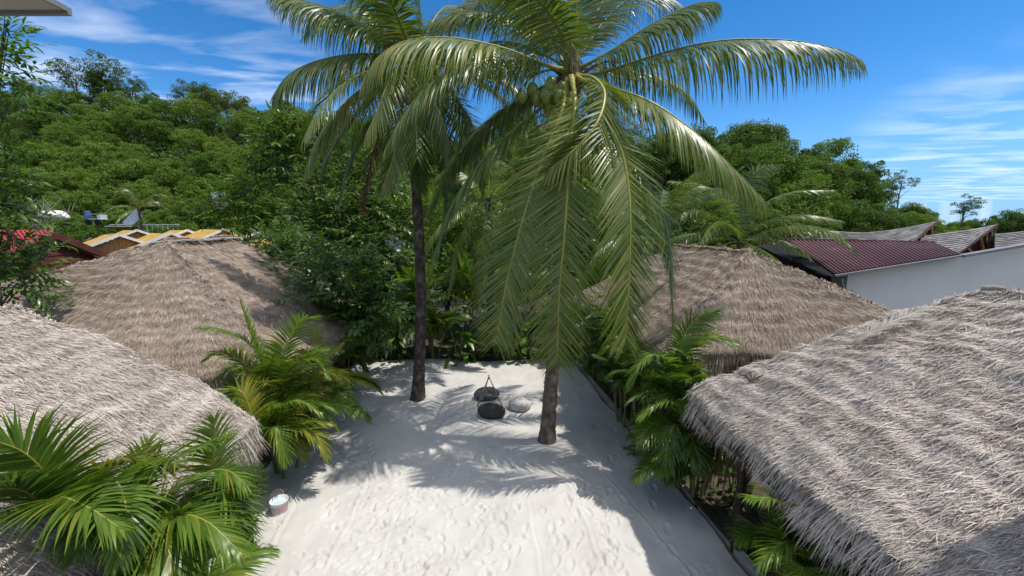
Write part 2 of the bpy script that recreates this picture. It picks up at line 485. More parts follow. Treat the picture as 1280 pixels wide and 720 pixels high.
for _ in range(300):                             # trampled patch in the front left
    p = on(g.normal(500, 75), g.uniform(560, 735), 0)
    stamp(p[0], p[1], g.uniform(0, 6.28), g.uniform(.15, .26), g.uniform(.08, .12), g.uniform(.010, .026))
for _ in range(70):
    p = on(g.uniform(330, 640), g.uniform(500, 720), 0)
    stamp(p[0], p[1], g.uniform(0, 6.28), g.uniform(.18, .27), .10, g.uniform(.008, .02))
def walk(a, b, step=.34, dep=.026):
    a, b = np.array(a[:2]), np.array(b[:2]); d = b - a; L = np.linalg.norm(d); d /= L; nrm = np.array([-d[1], d[0]])
    for k in range(int(L / step)):
        p = a + d * k * step + nrm * (.1 if k % 2 else -.1) + g.normal(0, .05, 2)
        stamp(p[0], p[1], math.atan2(d[1], d[0]) + g.normal(0, .2), g.uniform(.24, .28), .105, dep * g.uniform(.7, 1.2))
walk(on(690, 730, 0), on(728, 590, 0)); walk(on(770, 725, 0), on(745, 600, 0)); walk(on(785, 690, 0), on(700, 600, 0))
walk(on(640, 690, 0), on(640, 590, 0), .45); walk(on(860, 720, 0), on(790, 560, 0), .5, .016); walk(on(800, 600, 0), on(735, 470, 0), .5, .014)
for k in range(26):
    p = on(g.uniform(690, 800), g.uniform(600, 715), 0); stamp(p[0], p[1], g.uniform(1, 2), .25, .11, .022)
for k in range(30):
    p = on(g.uniform(560, 780), g.uniform(540, 640), 0); stamp(p[0], p[1], g.uniform(0, 6), g.uniform(.15, .25), .1, .014)
for k in range(70):
    p = on(g.uniform(600, 930), g.uniform(470, 720), 0); stamp(p[0], p[1], g.uniform(0, 6), g.uniform(.06, .22), .08, .010)
for k in range(60):                              # soft hollows round the stones and the trunks
    p = on(g.uniform(430, 720), g.uniform(450, 560), 0); stamp(p[0], p[1], g.uniform(0, 6), g.uniform(.1, .24), .09, .010)


def groove(a, b, w=.02, h=.016, bend=0.0):
    a, b = np.array(a[:2]), np.array(b[:2]); d = b - a; L = np.linalg.norm(d); d /= L
    s = (SXs - a[0]) * d[0] + (SYs - a[1]) * d[1]; t = (SXs - a[0]) * -d[1] + (SYs - a[1]) * d[0]
    t = t - bend * np.sin(np.pi * np.clip(s / L, 0, 1)) + .012 * np.sin(s * 7)
    m = np.clip(s / .3, 0, 1) * np.clip((L - s) / .3, 0, 1)
    Z[:] += m * (h * np.exp(-(t / w) ** 2) - h * .7 * np.exp(-((t - 1.9 * w) / w) ** 2))


groove(on(700, 590, 0), on(760, 730, 0), .028, .02, .05); groove(on(728, 560, 0), on(872, 730, 0), .02, .014)
groove(on(655, 610, 0), on(678, 730, 0), .022, .014); groove(on(470, 560, 0), on(400, 720, 0), .025, .016, .1)
groove(on(398, 580, 0), on(318, 730, 0), .03, .018, -.05); groove(on(415, 540, 0), on(360, 640, 0), .02, .012)
groove(on(640, 590, 0), on(660, 560, 0), .03, .02); groove(on(497, 620, 0), on(470, 725, 0), .02, .012)
for (cx, cy, rr, hh) in ((.8, 9.03, .45, .07), (-2.75, 11.5, .4, .05)):
    Z += hh * np.exp(-((SXs - cx) ** 2 + (SYs - cy) ** 2) / rr ** 2)
# the heap falls off at its edges
eu = np.minimum(np.repeat(uu[None], nv, 0), 1 - np.repeat(uu[None], nv, 0)) * 7.8
Z -= .12 * np.exp(-(eu / .03) ** 2)
Z -= .25 * np.exp(-((yy[-1] - np.repeat(yy[:, None], nu, 1)) / .12) ** 2)
grid_mesh('sand', SXs, SYs, Z, M['sand'])
# kerb along the right edge of the sand
kb = MB()
for k in range(14):
    y0, y1 = 1.0 + k * 1.05, 1.0 + k * 1.05 + 1.044
    kb.beam((edgeR(y0) + .075, y0, -.07), (edgeR(y1) + .075, y1, -.07), .10, .2)
o = kb.build('kerb', M['concrete']); o['kind'] = 'structure'


# ------------------------------------------------------------------ thatched huts
def wn(x, y):
    return (.5 * np.sin(x * 1.9 + .7 * np.sin(y * 1.3)) * np.cos(y * 2.3 + 1) + .3 * np.sin(x * 4.7 + y * 3.9) + .2 * np.sin(x * 9.1 - y * 8.3))


def thatch_face(mb, ea, eb, ra, rb, count, seed, bulge=.18, rough=.05, base_n=28, fringe=True, lift=.05, strand=.42, bare=()):
    g = np.random.default_rng(seed)
    ea, eb, ra, rb = [np.asarray(v, float) for v in (ea, eb, ra, rb)]

    nrow = max(5, int(np.linalg.norm((ra + rb) / 2 - (ea + eb) / 2) / .26))
    we0 = np.linalg.norm(eb - ea)

    def Pt(u, v, step=0.0):
        u, v = u[..., None], v[..., None]
        p = (ea * (1 - u) + eb * u) * (1 - v) + (ra * (1 - u) + rb * u) * v
        z = bulge * np.sin(np.pi * np.clip(v[..., 0], 0, 1) ** .8) + rough * wn(p[..., 0], p[..., 1])
        if step:
            U = u[..., 0]; fr = (v[..., 0] * nrow +   .16 * np.sin(U * we0 * 1.3 + seed) + .12 * np.sin(U * we0 * 3.1) + .07 * np.sin(U * we0 * 9.7)) % 1.0
            z = z + step * (1 - fr) * (.45 + .55 * np.sin(U * we0 * .37 + v[..., 0] * 23 + seed) ** 2)
        p = p.copy(); p[..., 2] += z
        return p
    uu, vv = np.meshgrid(np.linspace(0, 1, base_n), np.linspace(0, 1, base_n // 2))
    Pb = Pt(uu, vv); Pb[..., 2] -= .03
    ny, nx = uu.shape
    i = np.arange(ny - 1)[:, None]; j = np.arange(nx - 1)[None]
    q = np.stack([i * nx + j, i * nx + j + 1, (i + 1) * nx + j + 1, (i + 1) * nx + j], -1).reshape(-1, 4)
    mb.add(Pb.reshape(-1, 3), q, 1)
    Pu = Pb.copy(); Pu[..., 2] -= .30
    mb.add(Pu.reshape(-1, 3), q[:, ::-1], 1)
    # strands: courses along the slope, ragged lower ends
    we, wr = np.linalg.norm(eb - ea), np.linalg.norm(rb - ra)
    slope = np.linalg.norm((ra + rb) / 2 - (ea + eb) / 2)
    v = g.random(count * 8); acc = g.random(count * 8) < (we * (1 - v) + wr * v) / max(we, wr)
    v = v[acc][:int(count * 3.6)]; n = len(v); u = g.random(n)
    sn =   .16 * np.sin(u * we * 1.3 + seed) + .12 * np.sin(u * we * 3.1) + .07 * np.sin(u * we * 9.7)
    vq = (np.floor(v * nrow + sn) + 1.0 - sn) / nrow
    # a third of the strands end on a course line, the others anywhere
    onrow = g.random(n) < .34
    v = np.where(onrow, np.clip(vq + g.normal(0, .13 / nrow, n), 0, 1.0), v)
    e = 1e-3
    p0_ = Pt(u, v); p = Pt(u, v, .036)
    dv = unit(p0_ - Pt(u, v + e)); du = unit(Pt(u + e, v) - p0_)
    nrm = unit(np.cross(du, dv)); nrm = np.where(nrm[:, 2:3] < 0, -nrm, nrm)
    # strands come in tufts that lean the same way
    tuft = .05 * np.sin(u * we * 5.3 + v * 9) + .07 * np.sin(u * we * 13 - v * 21 + seed)
    d = unit(dv + du * (tuft + np.where(g.random(n) < .16, g.normal(0, 1.1, n), g.normal(0, .30, n)))[:, None])
    L = strand * .62 * g.uniform(.45, 1.25, n)
    lf = lift * g.gamma(1.6, .6, n) * np.where(onrow, 1.25, .75)
    start = p - d * (L * .5)[:, None] + nrm * .004
    return_strands(mb, start, d, nrm, L, lf, g.gamma(4, .0011, n) + .002, g)
    if fringe:
        m = int(we * 1000)
        u = g.random(m); dep = g.random(m) ** 1.2
        p = Pt(u, np.zeros(m)); ins = Pt(u, np.full(m, .02)); dv = unit(p - ins)
        out = dv.copy(); out[:, 2] = 0; out = unit(out)
        du = unit(eb - ea)[None]
        st = p - out * (.28 * dep)[:, None] + np.array([0, 0, -1.]) * (.30 * dep)[:, None] - dv * .16
        dd = unit(dv * .7 + np.array([0, 0, -1.]) * (.35 + .5 * dep)[:, None] + du * g.normal(0, .22, m)[:, None])
        ragged = .22 + .08 * np.sin(u * we * 2.1 + seed) + .06 * np.sin(u * we * 7.7)
        nr = unit(np.cross(np.repeat(du, m, 0), dd)); nr = np.where(nr[:, 2:3] < 0, -nr, nr)
        return_strands(mb, st, dd, nr, (ragged + .16) * g.uniform(.6, 1.35, m), g.normal(0, .02, m), g.uniform(.005, .012, m), g)


def return_strands(mb, start, d, nrm, L, lf, w, g):
    n = len(L)
    side = unit(np.cross(d, nrm)); side = unit(side + nrm * g.normal(0, .45, n)[:, None])
    p0 = start; p1 = start + d * (L * .55)[:, None] + nrm * (lf * .7)[:, None]
    p2 = start + d * L[:, None] + nrm * (lf * .9)[:, None] + np.array([0, 0, -1.]) * (L * g.uniform(0, .12, n))[:, None]
    hw = (w * .5)[:, None]
    V = np.stack([p0 - side * hw, p0 + side * hw, p1 - side * hw * .9, p1 + side * hw * .9, p2 - side * hw * .25, p2 + side * hw * .25], 1)
    b = (np.arange(n) * 6)[:, None, None]
    q = np.array([[0, 1, 3, 2], [2, 3, 5, 4]])[None]
    mb.add(V.reshape(-1, 3), (b + q).reshape(-1, 4), 0)


def hut(label, E, Rg, counts, seed, mat, wall_in=.75, posts=(), group='thatched huts beside the sand yard', **kw):
    """E: four eave corners (anticlockwise), Rg: the two ridge ends (over E0-E3 and E1-E2)"""
    E = [np.asarray(e, float) for e in E]; r0, r1 = [np.asarray(r, float) for r in Rg]
    c = sum(E) / 4
    t = thing('thatched_hut', label, 'hut', (c[0], c[1], -.12), group)
    mb = MB()
    fa = [(E[0], E[1], r0, r1), (E[1], E[2], r1, r1), (E[2], E[3], r1, r0), (E[3], E[0], r0, r0)]
    for k, (a, b, ra, rb) in enumerate(fa):
        thatch_face(mb, a, b, ra, rb, counts[k], seed + k, **kw)
    # ridge roll and hips of bundled straw
    for (a, b, nn) in ((r0, r1, 1800), (r0, E[0], 900), (r0, E[3], 500), (r1, E[1], 900), (r1, E[2], 500)):
        g = np.random.default_rng(seed + nn)
        u = g.random(nn); dirr = unit(b - a)
        p = a + (b - a) * u[:, None]; p[:, 2] += kw.get('bulge', .18) * .9 * np.sin(np.pi * np.clip(1 - u, 0, 1) ** .8) * (0 if nn == 1800 else .55) + kw.get('rough', .05) * wn(p[:, 0], p[:, 1])
        sd = unit(np.cross(dirr, (0, 0, 1)))
        d = unit(dirr * g.normal(.1, .6, nn)[:, None] + sd * (np.where(g.random(nn) < .5, 1, -1) * g.uniform(.2, .9, nn))[:, None] + np.array([0, 0, -.35]))
        return_strands(mb, p + np.array([0, 0, .03]) - d * .08, d, np.repeat([[0, 0, 1.]], nn, 0), g.uniform(.15, .4, nn), g.uniform(0, .04, nn), g.uniform(.005, .012, nn), g)
    mb.build('roof', [M[mat], M['thatch_under']], t)
    # walls of dark boards set back under the eaves
    W = [c + (e - c) * (1 - wall_in / np.linalg.norm((e - c)[:2])) for e in E]
    wb = MB(); ez = min(e[2] for e in E)
    for k in range(4):
        a, b = W[k].copy(), W[(k + 1) % 4].copy(); a[2] = b[2] = 0
        L = np.linalg.norm(b - a); nb = int(L / .16); d = (b - a) / L
        for i in range(nb):
            q = a + d * (i + .5) * L / nb
            wb.box((q[0], q[1], (ez + .15) / 2 - .06), (L / nb * .93, .03 + .01 * (i % 3), ez + .25), math.atan2(d[1], d[0]))
    wb.build('wall', M['darkwood'], t)
    for (x, y) in posts:
        pb = MB(); pb.tube([(x, y, -.15), (x + .02, y, ez * .5), (x, y + .02, ez + .1)], [.07, .06, .065], 8)
        pb.build('post', M['darkwood'], t, True)
    return t


def base_at(mid, y, s): return mid

# near right hut
hut('big grey thatched roof filling the right foreground of the yard',
    [(2.93, 6.5, 2.3), (3.36, -2.5, 2.35), (9.3, -2.5, 2.1), (9.0, 7.2, 2.1)], [(5.75, 5.05, 4.2), (6.6, -1.0, 4.2)],
    [76000, 2500, 2500, 9000], 21, 'thatch', 1.3, posts=((3.75, 6.3), (3.85, 4.6)), bulge=.13, rough=.10, lift=.02, strand=.25)
# second right hut
hut('smaller brown thatched hip roof beyond the big one, below the maroon metal roof',
    [(9.1, 7.6, 2.55), (8.6, 14.5, 2.55), (2.25, 14.5, 2.55), (2.95, 8.0, 2.55)], [(5.15, 9.05, 4.42), (4.75, 12.2, 4.42)],
    [5000, 4000, 30000, 34000], 41, 'thatch_warm', .9, posts=((3.2, 8.4),), bulge=.03, rough=.05, lift=.018, strand=.32)
# near left hut
hut('grey thatched roof in the left foreground behind the large areca fronds',
    [(-3.15, -1.5, 1.9), (-4.05, 6.2, 1.9), (-8.9, 6.9, 1.9), (-8.0, -1.5, 1.9)], [(-5.5, -.9, 3.9), (-6.5, 5.35, 3.9)],
    [64000, 7000, 2000, 2000], 61, 'thatch', .95, bulge=.22, rough=.07, lift=.018, strand=.26)
# second left hut
hl2 = hut('brown thatched hip roof further back on the left with a pale ridge strip',
    [(-4.4, 8.2, 1.9), (-5.2, 15.2, 1.9), (-16.4, 15.6, 1.9), (-17.6, 8.6, 1.9)], [(-8.75, 10.6, 4.62), (-9.1, 13.6, 4.62)],
    [34000, 3000, 3000, 56000], 81, 'thatch_warm', 1.0, bulge=.06, rough=.05, lift=.018, strand=.32)
rc = MB()
g = np.random.default_rng(4)
for k in range(60):
    u = k / 59; p = np.array([-8.75, 10.6, 4.66]) * (1 - u) + np.array([-9.1, 13.6, 4.66]) * u
    a = g.uniform(-.5, .5)
    rc.beam(p + np.array([-.3, a * .2 - .1, -.06 + g.uniform(-.02, .02)]), p + np.array([.3, a * .2 + .1, -.02 + g.uniform(-.02, .03)]), .055, .02)
rc.build('ridge_cap', M['white_metal'], hl2)

# ------------------------------------------------------------------ coconut palms
M['trunk_pale'] = noise_mat('palm_trunk_pale', [(0, (.05, .036, .028)), (.35, (.10, .074, .055)), (.66, (.19, .15, .12)), (1, (.34, .29, .245))], 3.0, .92, .9, 8, stretch=(2.2, 2.2, 1.1), bscale=22, dist=.03)


def trunk_mesh(parent, pts, r_base, r_top, seed, mat='trunk'):
    C, L = spline(pts, int(200))
    g = np.random.default_rng(seed)
    s = np.linspace(0, 1, len(C))
    r = r_top + (r_base * .68 - r_top) * (1 - s) ** .8 + r_base * .5 * np.exp(-s / .045)
    ring = (s * L / .11 + .3 * np.sin(s * 20)) % 1.0
    r = r * (1 + .085 * ring + g.normal(0, .014, len(C)))
    mb = MB(); mb.tube(C, r, 16)
    v = mb.v[0]; mb.v[0] = v + g.normal(0, .005, v.shape)
    return mb.build('trunk', M[mat], parent, True)


def coconuts(parent, c, n, seed, spread=(.38, .3, .3), r=.115):
    g = np.random.default_rng(seed)
    for k in range(n):
        p = np.asarray(c) + g.normal(0, 1, 3) * np.array(spread) * .55
        mb = MB(); rr = r * g.uniform(.8, 1.12)
        blob(mb, p, (rr, rr, rr * 1.18), 12, 8, squash=lambda d: 1 + .05 * np.cos(3 * np.arctan2(d[:, 1], d[:, 0])))
        mb.build('coconut', M['nut'], parent, True)


def crown_bits(parent, c, seed):
    g = np.random.default_rng(seed)
    mb = MB()                                   # fibre sheath round the growing point
    mb.tube([c + np.array([0, 0, -.6]), c + np.array([0, 0, -.2]), c + np.array([0, 0, .25]), c + np.array([.02, 0, .75])], [.15, .24, .17, .05], 12)
    for k in range(60):
        a = g.uniform(0, 6.28); p = c + np.array([math.cos(a) * .2, math.sin(a) * .2, g.uniform(-.4, .3)])
        mb.tube([p, p + np.array([math.cos(a) * .12, math.sin(a) * .12, g.uniform(-.25, .1)])], [.012, .003], 4)
    mb.build('leaf_sheath', M['husk'], parent, True)
    for k in range(4):                          # dry flower stalks and spathes
        a = g.uniform(3.2, 6.1); b = c + np.array([math.cos(a) * .2, math.sin(a) * .2, -.05])
        A = arch(b, a, R(35), g.uniform(.7, 1.0), .3, 6, 0, g)
        sb = MB(); sb.tube(A, np.linspace(.035, .01, len(A)), 6)
        for q in range(26):
            i = g.integers(2, len(A)); p = A[i] + g.normal(0, .02, 3)
            sb.tube([p, p + g.normal(0, .12, 3) + np.array([0, 0, -.12])], [.006, .003], 4)
        sb.build('flower_stalk', M['rachis_green' if k % 2 else 'husk'], parent, True)


def palm_fronds(parent, specs, lmax, wid, n, seed):
    for k, sp in enumerate(specs):
        pts = [at(*p) for p in sp['p']]
        kind = sp.get('m', 'coco')
        f = frond('frond', pts, sp.get('l', lmax), wid, sp.get('n', n), sp.get('g', .55), M[kind],
                  M['husk'] if kind == 'coco_dead' else M['rachis' if kind == 'coco_yel' else sp.get('r', 'rachis_green')],
                  parent, sp.get('v', .12), sp.get('roll', 0), .048, .007, sp.get('s', .13), seed=seed + k, miss=sp.get('miss', .03), side0=sp.get('side'), a0=sp.get('a', (72, 24))[0], a1=sp.get('a', (72, 24))[1], prof=sp.get('prof'))
        if sp.get('label'): f['label'] = sp['label']


def world_fronds(parent, crown, lst, seed):
    """further fronds: azimuth and elevation in degrees, length, droop"""
    for k, (az, el, L, dr) in enumerate(lst):
        gg = np.random.default_rng(seed + k)
        A = arch(crown + np.array([0, 0, .05]), R(az), R(el), L, dr, 8, .015, gg)
        frond('frond', A, 1.05, .032, 96, .6 if el > -10 else .2, M['coco'], M['rachis_green'], parent, .1, gg.normal(0, .15), .045, .006, seed=seed + k, a0=66, a1=24, miss=.05)


pr = thing('coconut_palm', 'tall coconut palm with long drooping fronds and green nuts, at the middle of the sand', 'palm tree', (.8, 9.03, 0),
           'coconut palms in the sand yard')
CR = at(714, 92, 9.0)
trunk_mesh(pr, [(.8, 9.03, -.15), at(688, 490, 9.0), at(696, 400, 8.98), at(702, 250, 9.0), CR + np.array([0, 0, -.3])], .225, .105, 1, 'trunk_pale')
crown_bits(pr, CR, 5)
coconuts(pr, at(686, 124, 8.75), 22, 1, (.36, .2, .26)); coconuts(pr, at(708, 132, 8.6), 10, 2, (.16, .12, .3))
Y = 'coco_yel'
HANG = ([0, .1, .3, .6, .85, 1], [.45, .8, 1, 1, .85, .45])
RS = [
    dict(p=[(726, 96, 9), (762, 88, 8.8), (830, 66, 8.6), (900, 51, 8.4), (980, 50, 8.2), (1045, 61, 8.1), (1076, 74, 8.1)], g=1.0, l=1.35),
    dict(p=[(724, 98, 8.9), (760, 108, 8.5), (815, 128, 8.1), (872, 168, 7.8), (920, 214, 7.6), (955, 250, 7.5)], g=.8, l=1.2, m=Y),
    dict(p=[(722, 86, 9), (760, 66, 8.9), (815, 30, 8.8), (865, 6, 8.7), (892, 2, 8.6)], g=.75, l=1.15),
    dict(p=[(719, 92, 8.9), (721, 50, 8.8), (720, -20, 8.5), (716, -110, 8.0)], g=.25, r='rachis'),
    dict(p=[(712, 82, 9.1), (690, 40, 9.2), (650, -10, 9.3), (600, -35, 9.4), (550, -30, 9.4)], g=.6),
    dict(p=[(706, 90, 8.9), (680, 80, 8.7), (625, 59, 8.5), (560, 47, 8.2), (505, 52, 8.0), (472, 72, 7.9), (455, 98, 7.9)], g=.95, l=1.4, m=Y),
    dict(p=[(722, 94, 8.8), (742, 97, 8.3), (756, 116, 7.8), (748, 150, 7.4), (722, 183, 7.2), (684, 214, 7.15)], g=.28, l=1.05, m=Y, a=(62, 28), r='rachis'),
    dict(p=[(722, 96, 8.7), (745, 112, 8.1), (766, 160, 7.5), (783, 215, 7.3), (788, 290, 7.2), (782, 430, 7.3)], g=.07, l=1.05, m=Y, v=.05, a=(60, 38), n=165, prof=HANG, r='rachis'),
    dict(p=[(714, 96, 8.6), (719, 130, 7.9), (712, 205, 7.4), (706, 290, 7.3), (699, 370, 7.3), (697, 452, 7.4)], g=.06, l=1.0, m=Y, r='rachis', v=.05, a=(60, 38), n=165, prof=HANG),
    dict(p=[(710, 98, 8.7), (702, 140, 8.2), (680, 195, 7.9), (655, 270, 7.8), (634, 350, 7.9), (620, 428, 8.0)], g=.08, l=1.08, m=Y, r='rachis', v=.05, a=(60, 38), n=165, prof=HANG),
    dict(p=[(706, 100, 9), (684, 128, 8.9), (645, 160, 8.8), (597, 207, 8.8), (562, 262, 8.9), (540, 330, 9.0)], g=.4, l=1.2),
    dict(p=[(722, 98, 9), (752, 122, 8.6), (785, 180, 8.3), (814, 235, 8.1), (837, 300, 8.1), (842, 405, 8.2)], g=.15, l=.9, a=(52, 22)),
    dict(p=[(706, 98, 9.1), (680, 112, 9.2), (635, 132, 9.3), (590, 170, 9.4), (566, 215, 9.5)], g=.7, l=.95),
    dict(p=[(708, 84, 9.2), (685, 50, 9.5), (640, 22, 9.8), (585, 14, 10), (535, 30, 10.1)], g=.75),
    dict(p=[(718, 84, 9.2), (735, 40, 9.6), (758, -5, 10), (790, -30, 10.4)], g=.4),
    dict(p=[(718, 88, 9.4), (750, 85, 10.2), (800, 88, 11.0), (850, 110, 11.6), (880, 150, 12)], g=.7),
    dict(p=[(718, 96, 9.4), (742, 130, 9.8), (775, 200, 10), (822, 270, 10.2), (838, 340, 10.3)], g=.35, l=.8),
    dict(p=[(708, 96, 9.3), (690, 135, 9.7), (660, 215, 9.9), (640, 300, 9.9), (626, 370, 9.9)], g=.35, l=.9),
    dict(p=[(712, 84, 8.8), (700, 40, 8.4), (672, 0, 7.9), (630, -25, 7.3)], g=.45),
]
palm_fronds(pr, RS, 1.0, .033, 122, 100)
world_fronds(pr, CR, [(150, 35, 4.6, .30), (115, 20, 4.4, .32), (60, 25, 4.6, .30), (200, 5, 4.4, .25), (95, -15, 4.2, .22), (170, -25, 4.3, .18), (130, 60, 4.6, .26), (30, 55, 4.6, .28)], 500)
sp_ = MB(); A = [at(700, 130, 8.7), at(694, 148, 8.6), at(684, 172, 8.6), at(680, 184, 8.62)]
sp_.tube(A, [.05, .07, .045, .008], 8, flat=.45); sp_.build('spathe', M['husk'], pr, True)

pl = thing('coconut_palm', 'straight coconut palm with a dark trunk, nearer the back left of the sand', 'palm tree', (-2.75, 11.5, 0),
           'coconut palms in the sand yard')
CL = at(521, 78, 11.4)
trunk_mesh(pl, [(-2.75, 11.5, -.15), at(526, 400, 11.45), at(524, 300, 11.4), at(519, 200, 11.4), CL + np.array([0, 0, -.3])], .225, .11, 2)
crown_bits(pl, CL, 6)
coconuts(pl, at(526, 96, 11.05), 18, 3, (.34, .2, .3), .125)
LS = [
    dict(p=[(512, 76, 11.3), (480, 68, 11.1), (430, 69, 10.8), (385, 80, 10.6), (358, 96, 10.5), (342, 118, 10.5)], g=.95, l=1.35),
    dict(p=[(514, 68, 11.3), (480, 48, 11.1), (425, 16, 10.9), (385, 2, 10.8), (345, -6, 10.7)], g=.9, l=1.3),
    dict(p=[(512, 84, 11.1), (480, 96, 10.6), (440, 120, 10.2), (405, 160, 10), (388, 195, 9.9), (381, 215, 9.9)], g=.75, l=1.15, m=Y),
    dict(p=[(516, 84, 10.9), (500, 84, 10.2), (486, 102, 9.8), (473, 135, 9.6), (456, 172, 9.5)], g=.4, l=.95, m=Y),
    dict(p=[(524, 86, 10.9), (528, 92, 10.2), (540, 120, 9.8), (553, 150, 9.7), (566, 196, 9.7)], g=.45, l=.95),
    dict(p=[(518, 90, 10.9), (508, 110, 10.2), (498, 155, 9.9), (492, 195, 9.9), (476, 240, 9.9)], g=.35, l=.95, m=Y),
    dict(p=[(530, 84, 11.3), (552, 98, 11.1), (580, 140, 11), (597, 190, 11), (603, 236, 11)], g=.55, l=.95),
    dict(p=[(522, 66, 11.4), (526, 30, 11.4), (520, -30, 11.2), (505, -80, 10.8)], g=.35),
    dict(p=[(528, 66, 11.4), (550, 30, 11.6), (590, -2, 11.8), (640, -10, 12)], g=.6),
    dict(p=[(530, 76, 11.5), (560, 62, 11.8), (605, 62, 12.1), (645, 90, 12.3)], g=.7),
    dict(p=[(516, 66, 11.3), (496, 30, 11.1), (460, -10, 10.8), (420, -40, 10.5)], g=.5),
    dict(p=[(512, 72, 11.6), (480, 40, 12.2), (440, 20, 12.8), (400, 25, 13.2)], g=.7),
    dict(p=[(514, 92, 11.5), (492, 130, 11.7), (470, 180, 11.8), (455, 240, 11.8), (452, 262, 11.8)], g=.3, l=.75, m='coco_dead', miss=.25, label='brown dead frond hanging against the trunk'),
    dict(p=[(526, 94, 11.3), (536, 130, 11.2), (556, 190, 11.2), (560, 250, 11.2), (556, 280, 11.2)], g=.4, l=.85),
    dict(p=[(512, 92, 11.3), (484, 125, 11), (452, 165, 10.9), (432, 215, 10.9), (424, 255, 10.9)], g=.45, l=.85),
    dict(p=[(522, 94, 11.1), (522, 130, 10.7), (524, 185, 10.6), (528, 240, 10.6)], g=.35, l=.85),
    dict(p=[(518, 72, 11.2), (508, 50, 10.6), (492, 10, 9.9), (474, -30, 9.3)], g=.4),
]
palm_fronds(pl, LS, 1.0, .035, 114, 300)
world_fronds(pl, CL, [(20, 10, 4.2, .28), (340, -15, 4.0, .2), (90, 20, 4.2, .3), (140, 0, 4.2, .25), (50, -30, 3.8, .14), (185, -35, 3.8, .14), (280, -40, 3.6, .12), (320, -45, 3.6, .12), (230, -20, 4.0, .18), (160, 50, 4.4, .28), (70, 60, 4.4, .26)], 600)


def simple_palm(label, base, crown, n, L, lmax, seed, fixed=(), group=None, leafm='coco', rt=.11, name='palm_tree', num=60, wid=.05):
    base, crown = np.asarray(base, float), np.asarray(crown, float)
    t = thing(name, label, 'palm tree', base, group)
    C, LL = spline([base, base * .5 + crown * .5 + np.array([.1, 0, 0]), crown], 40)
    mb = MB(); mb.tube(C, np.linspace(rt * 1.5, rt, 40), 10); mb.build('trunk', M['trunk'], t, True)
    g = np.random.default_rng(seed)
    for k in range(n):
        az = 6.283 * k / n * 1.0 + g.normal(0, .25); el = R(g.choice([70, 50, 30, 10, -15]) + g.normal(0, 6))
        A = arch(crown, az, el, L * g.uniform(.85, 1.1), .32, 7, .015, g)
        frond('frond', A, lmax, wid, num, .6, M[leafm], M['rachis_green'], t, .1, 0, .03, .005, seed=seed * 50 + k, K=3)
    for k, pts in enumerate(fixed):
        frond('frond', [at(*p) for p in pts], lmax, wid, num, .6, M[leafm], M['rachis_green'], t, .1, 0, .03, .005, seed=seed * 70 + k, K=3)
    return t


bp = at(925, 302, 17.5)
simple_palm('dark green palm behind the thatched roofs, left of the maroon metal roof', (bp[0], bp[1], 0), bp, 8, 4.2, .8, 7,
            fixed=[[(925, 302, 17.5), (945, 262, 17.2), (990, 240, 17), (1040, 238, 17)], [(925, 302, 17.5), (950, 280, 17.2), (1000, 268, 17), (1052, 276, 17)],
                   [(925, 302, 17.5), (905, 255, 17.2), (880, 232, 17), (838, 226, 16.8)], [(925, 302, 17.5), (900, 275, 17), (868, 262, 16.5), (835, 276, 16.2)],
                   [(925, 302, 17.5), (965, 292, 17.2), (1010, 285, 17), (1056, 292, 16.8)], [(925, 302, 17.5), (890, 290, 17), (860, 296, 16.8), (842, 312, 16.6)],
                   [(925, 302, 17.5), (928, 255, 17.4), (945, 215, 17.2), (975, 205, 17)]], name='palm_tree')
bp = at(610, 250, 14.6)
simple_palm('young palm with pale fronds growing between the two coconut palms', (bp[0] - .1, bp[1] + 1.9, 0), bp, 7, 3.0, .65, 8,
            fixed=[[(610, 250, 14.6), (585, 240, 14.2), (560, 268, 14), (540, 330, 13.8), (533, 372, 13.8)], [(610, 250, 14.6), (596, 262, 14), (570, 310, 13.6), (560, 370, 13.6)],
                   [(610, 250, 14.6), (640, 240, 14.2), (655, 280, 14), (650, 350, 14)], [(610, 250, 14.6), (606, 275, 13.8), (600, 330, 13.6), (596, 388, 13.6)],
                   [(610, 250, 14.6), (580, 262, 15), (545, 290, 15), (528, 322, 15)]], name='palm_tree', leafm='coco_yel')
bp = at(822, 300, 16)
simple_palm('small palm with light arching fronds behind the smaller right hut', (bp[0], bp[1], 0), bp, 9, 3.2, .6, 9)
bp = at(173, 260, 44)
simple_palm('small distant palm at the foot of the hill beyond the yellow roofs', (bp[0], bp[1], 0), bp, 10, 3.2, .7, 10, num=26, wid=.12)
bp = at(452, 330, 16.6)
simple_palm('low palm half hidden in the dark broadleaf tree', (bp[0], bp[1], 0), bp, 7, 2.2, .5, 12)

# ------------------------------------------------------------------ areca clumps and shrubs
AP = ([0, .1, .35, .65, .9, 1], [.55, .85, 1, .85, .5, .3])


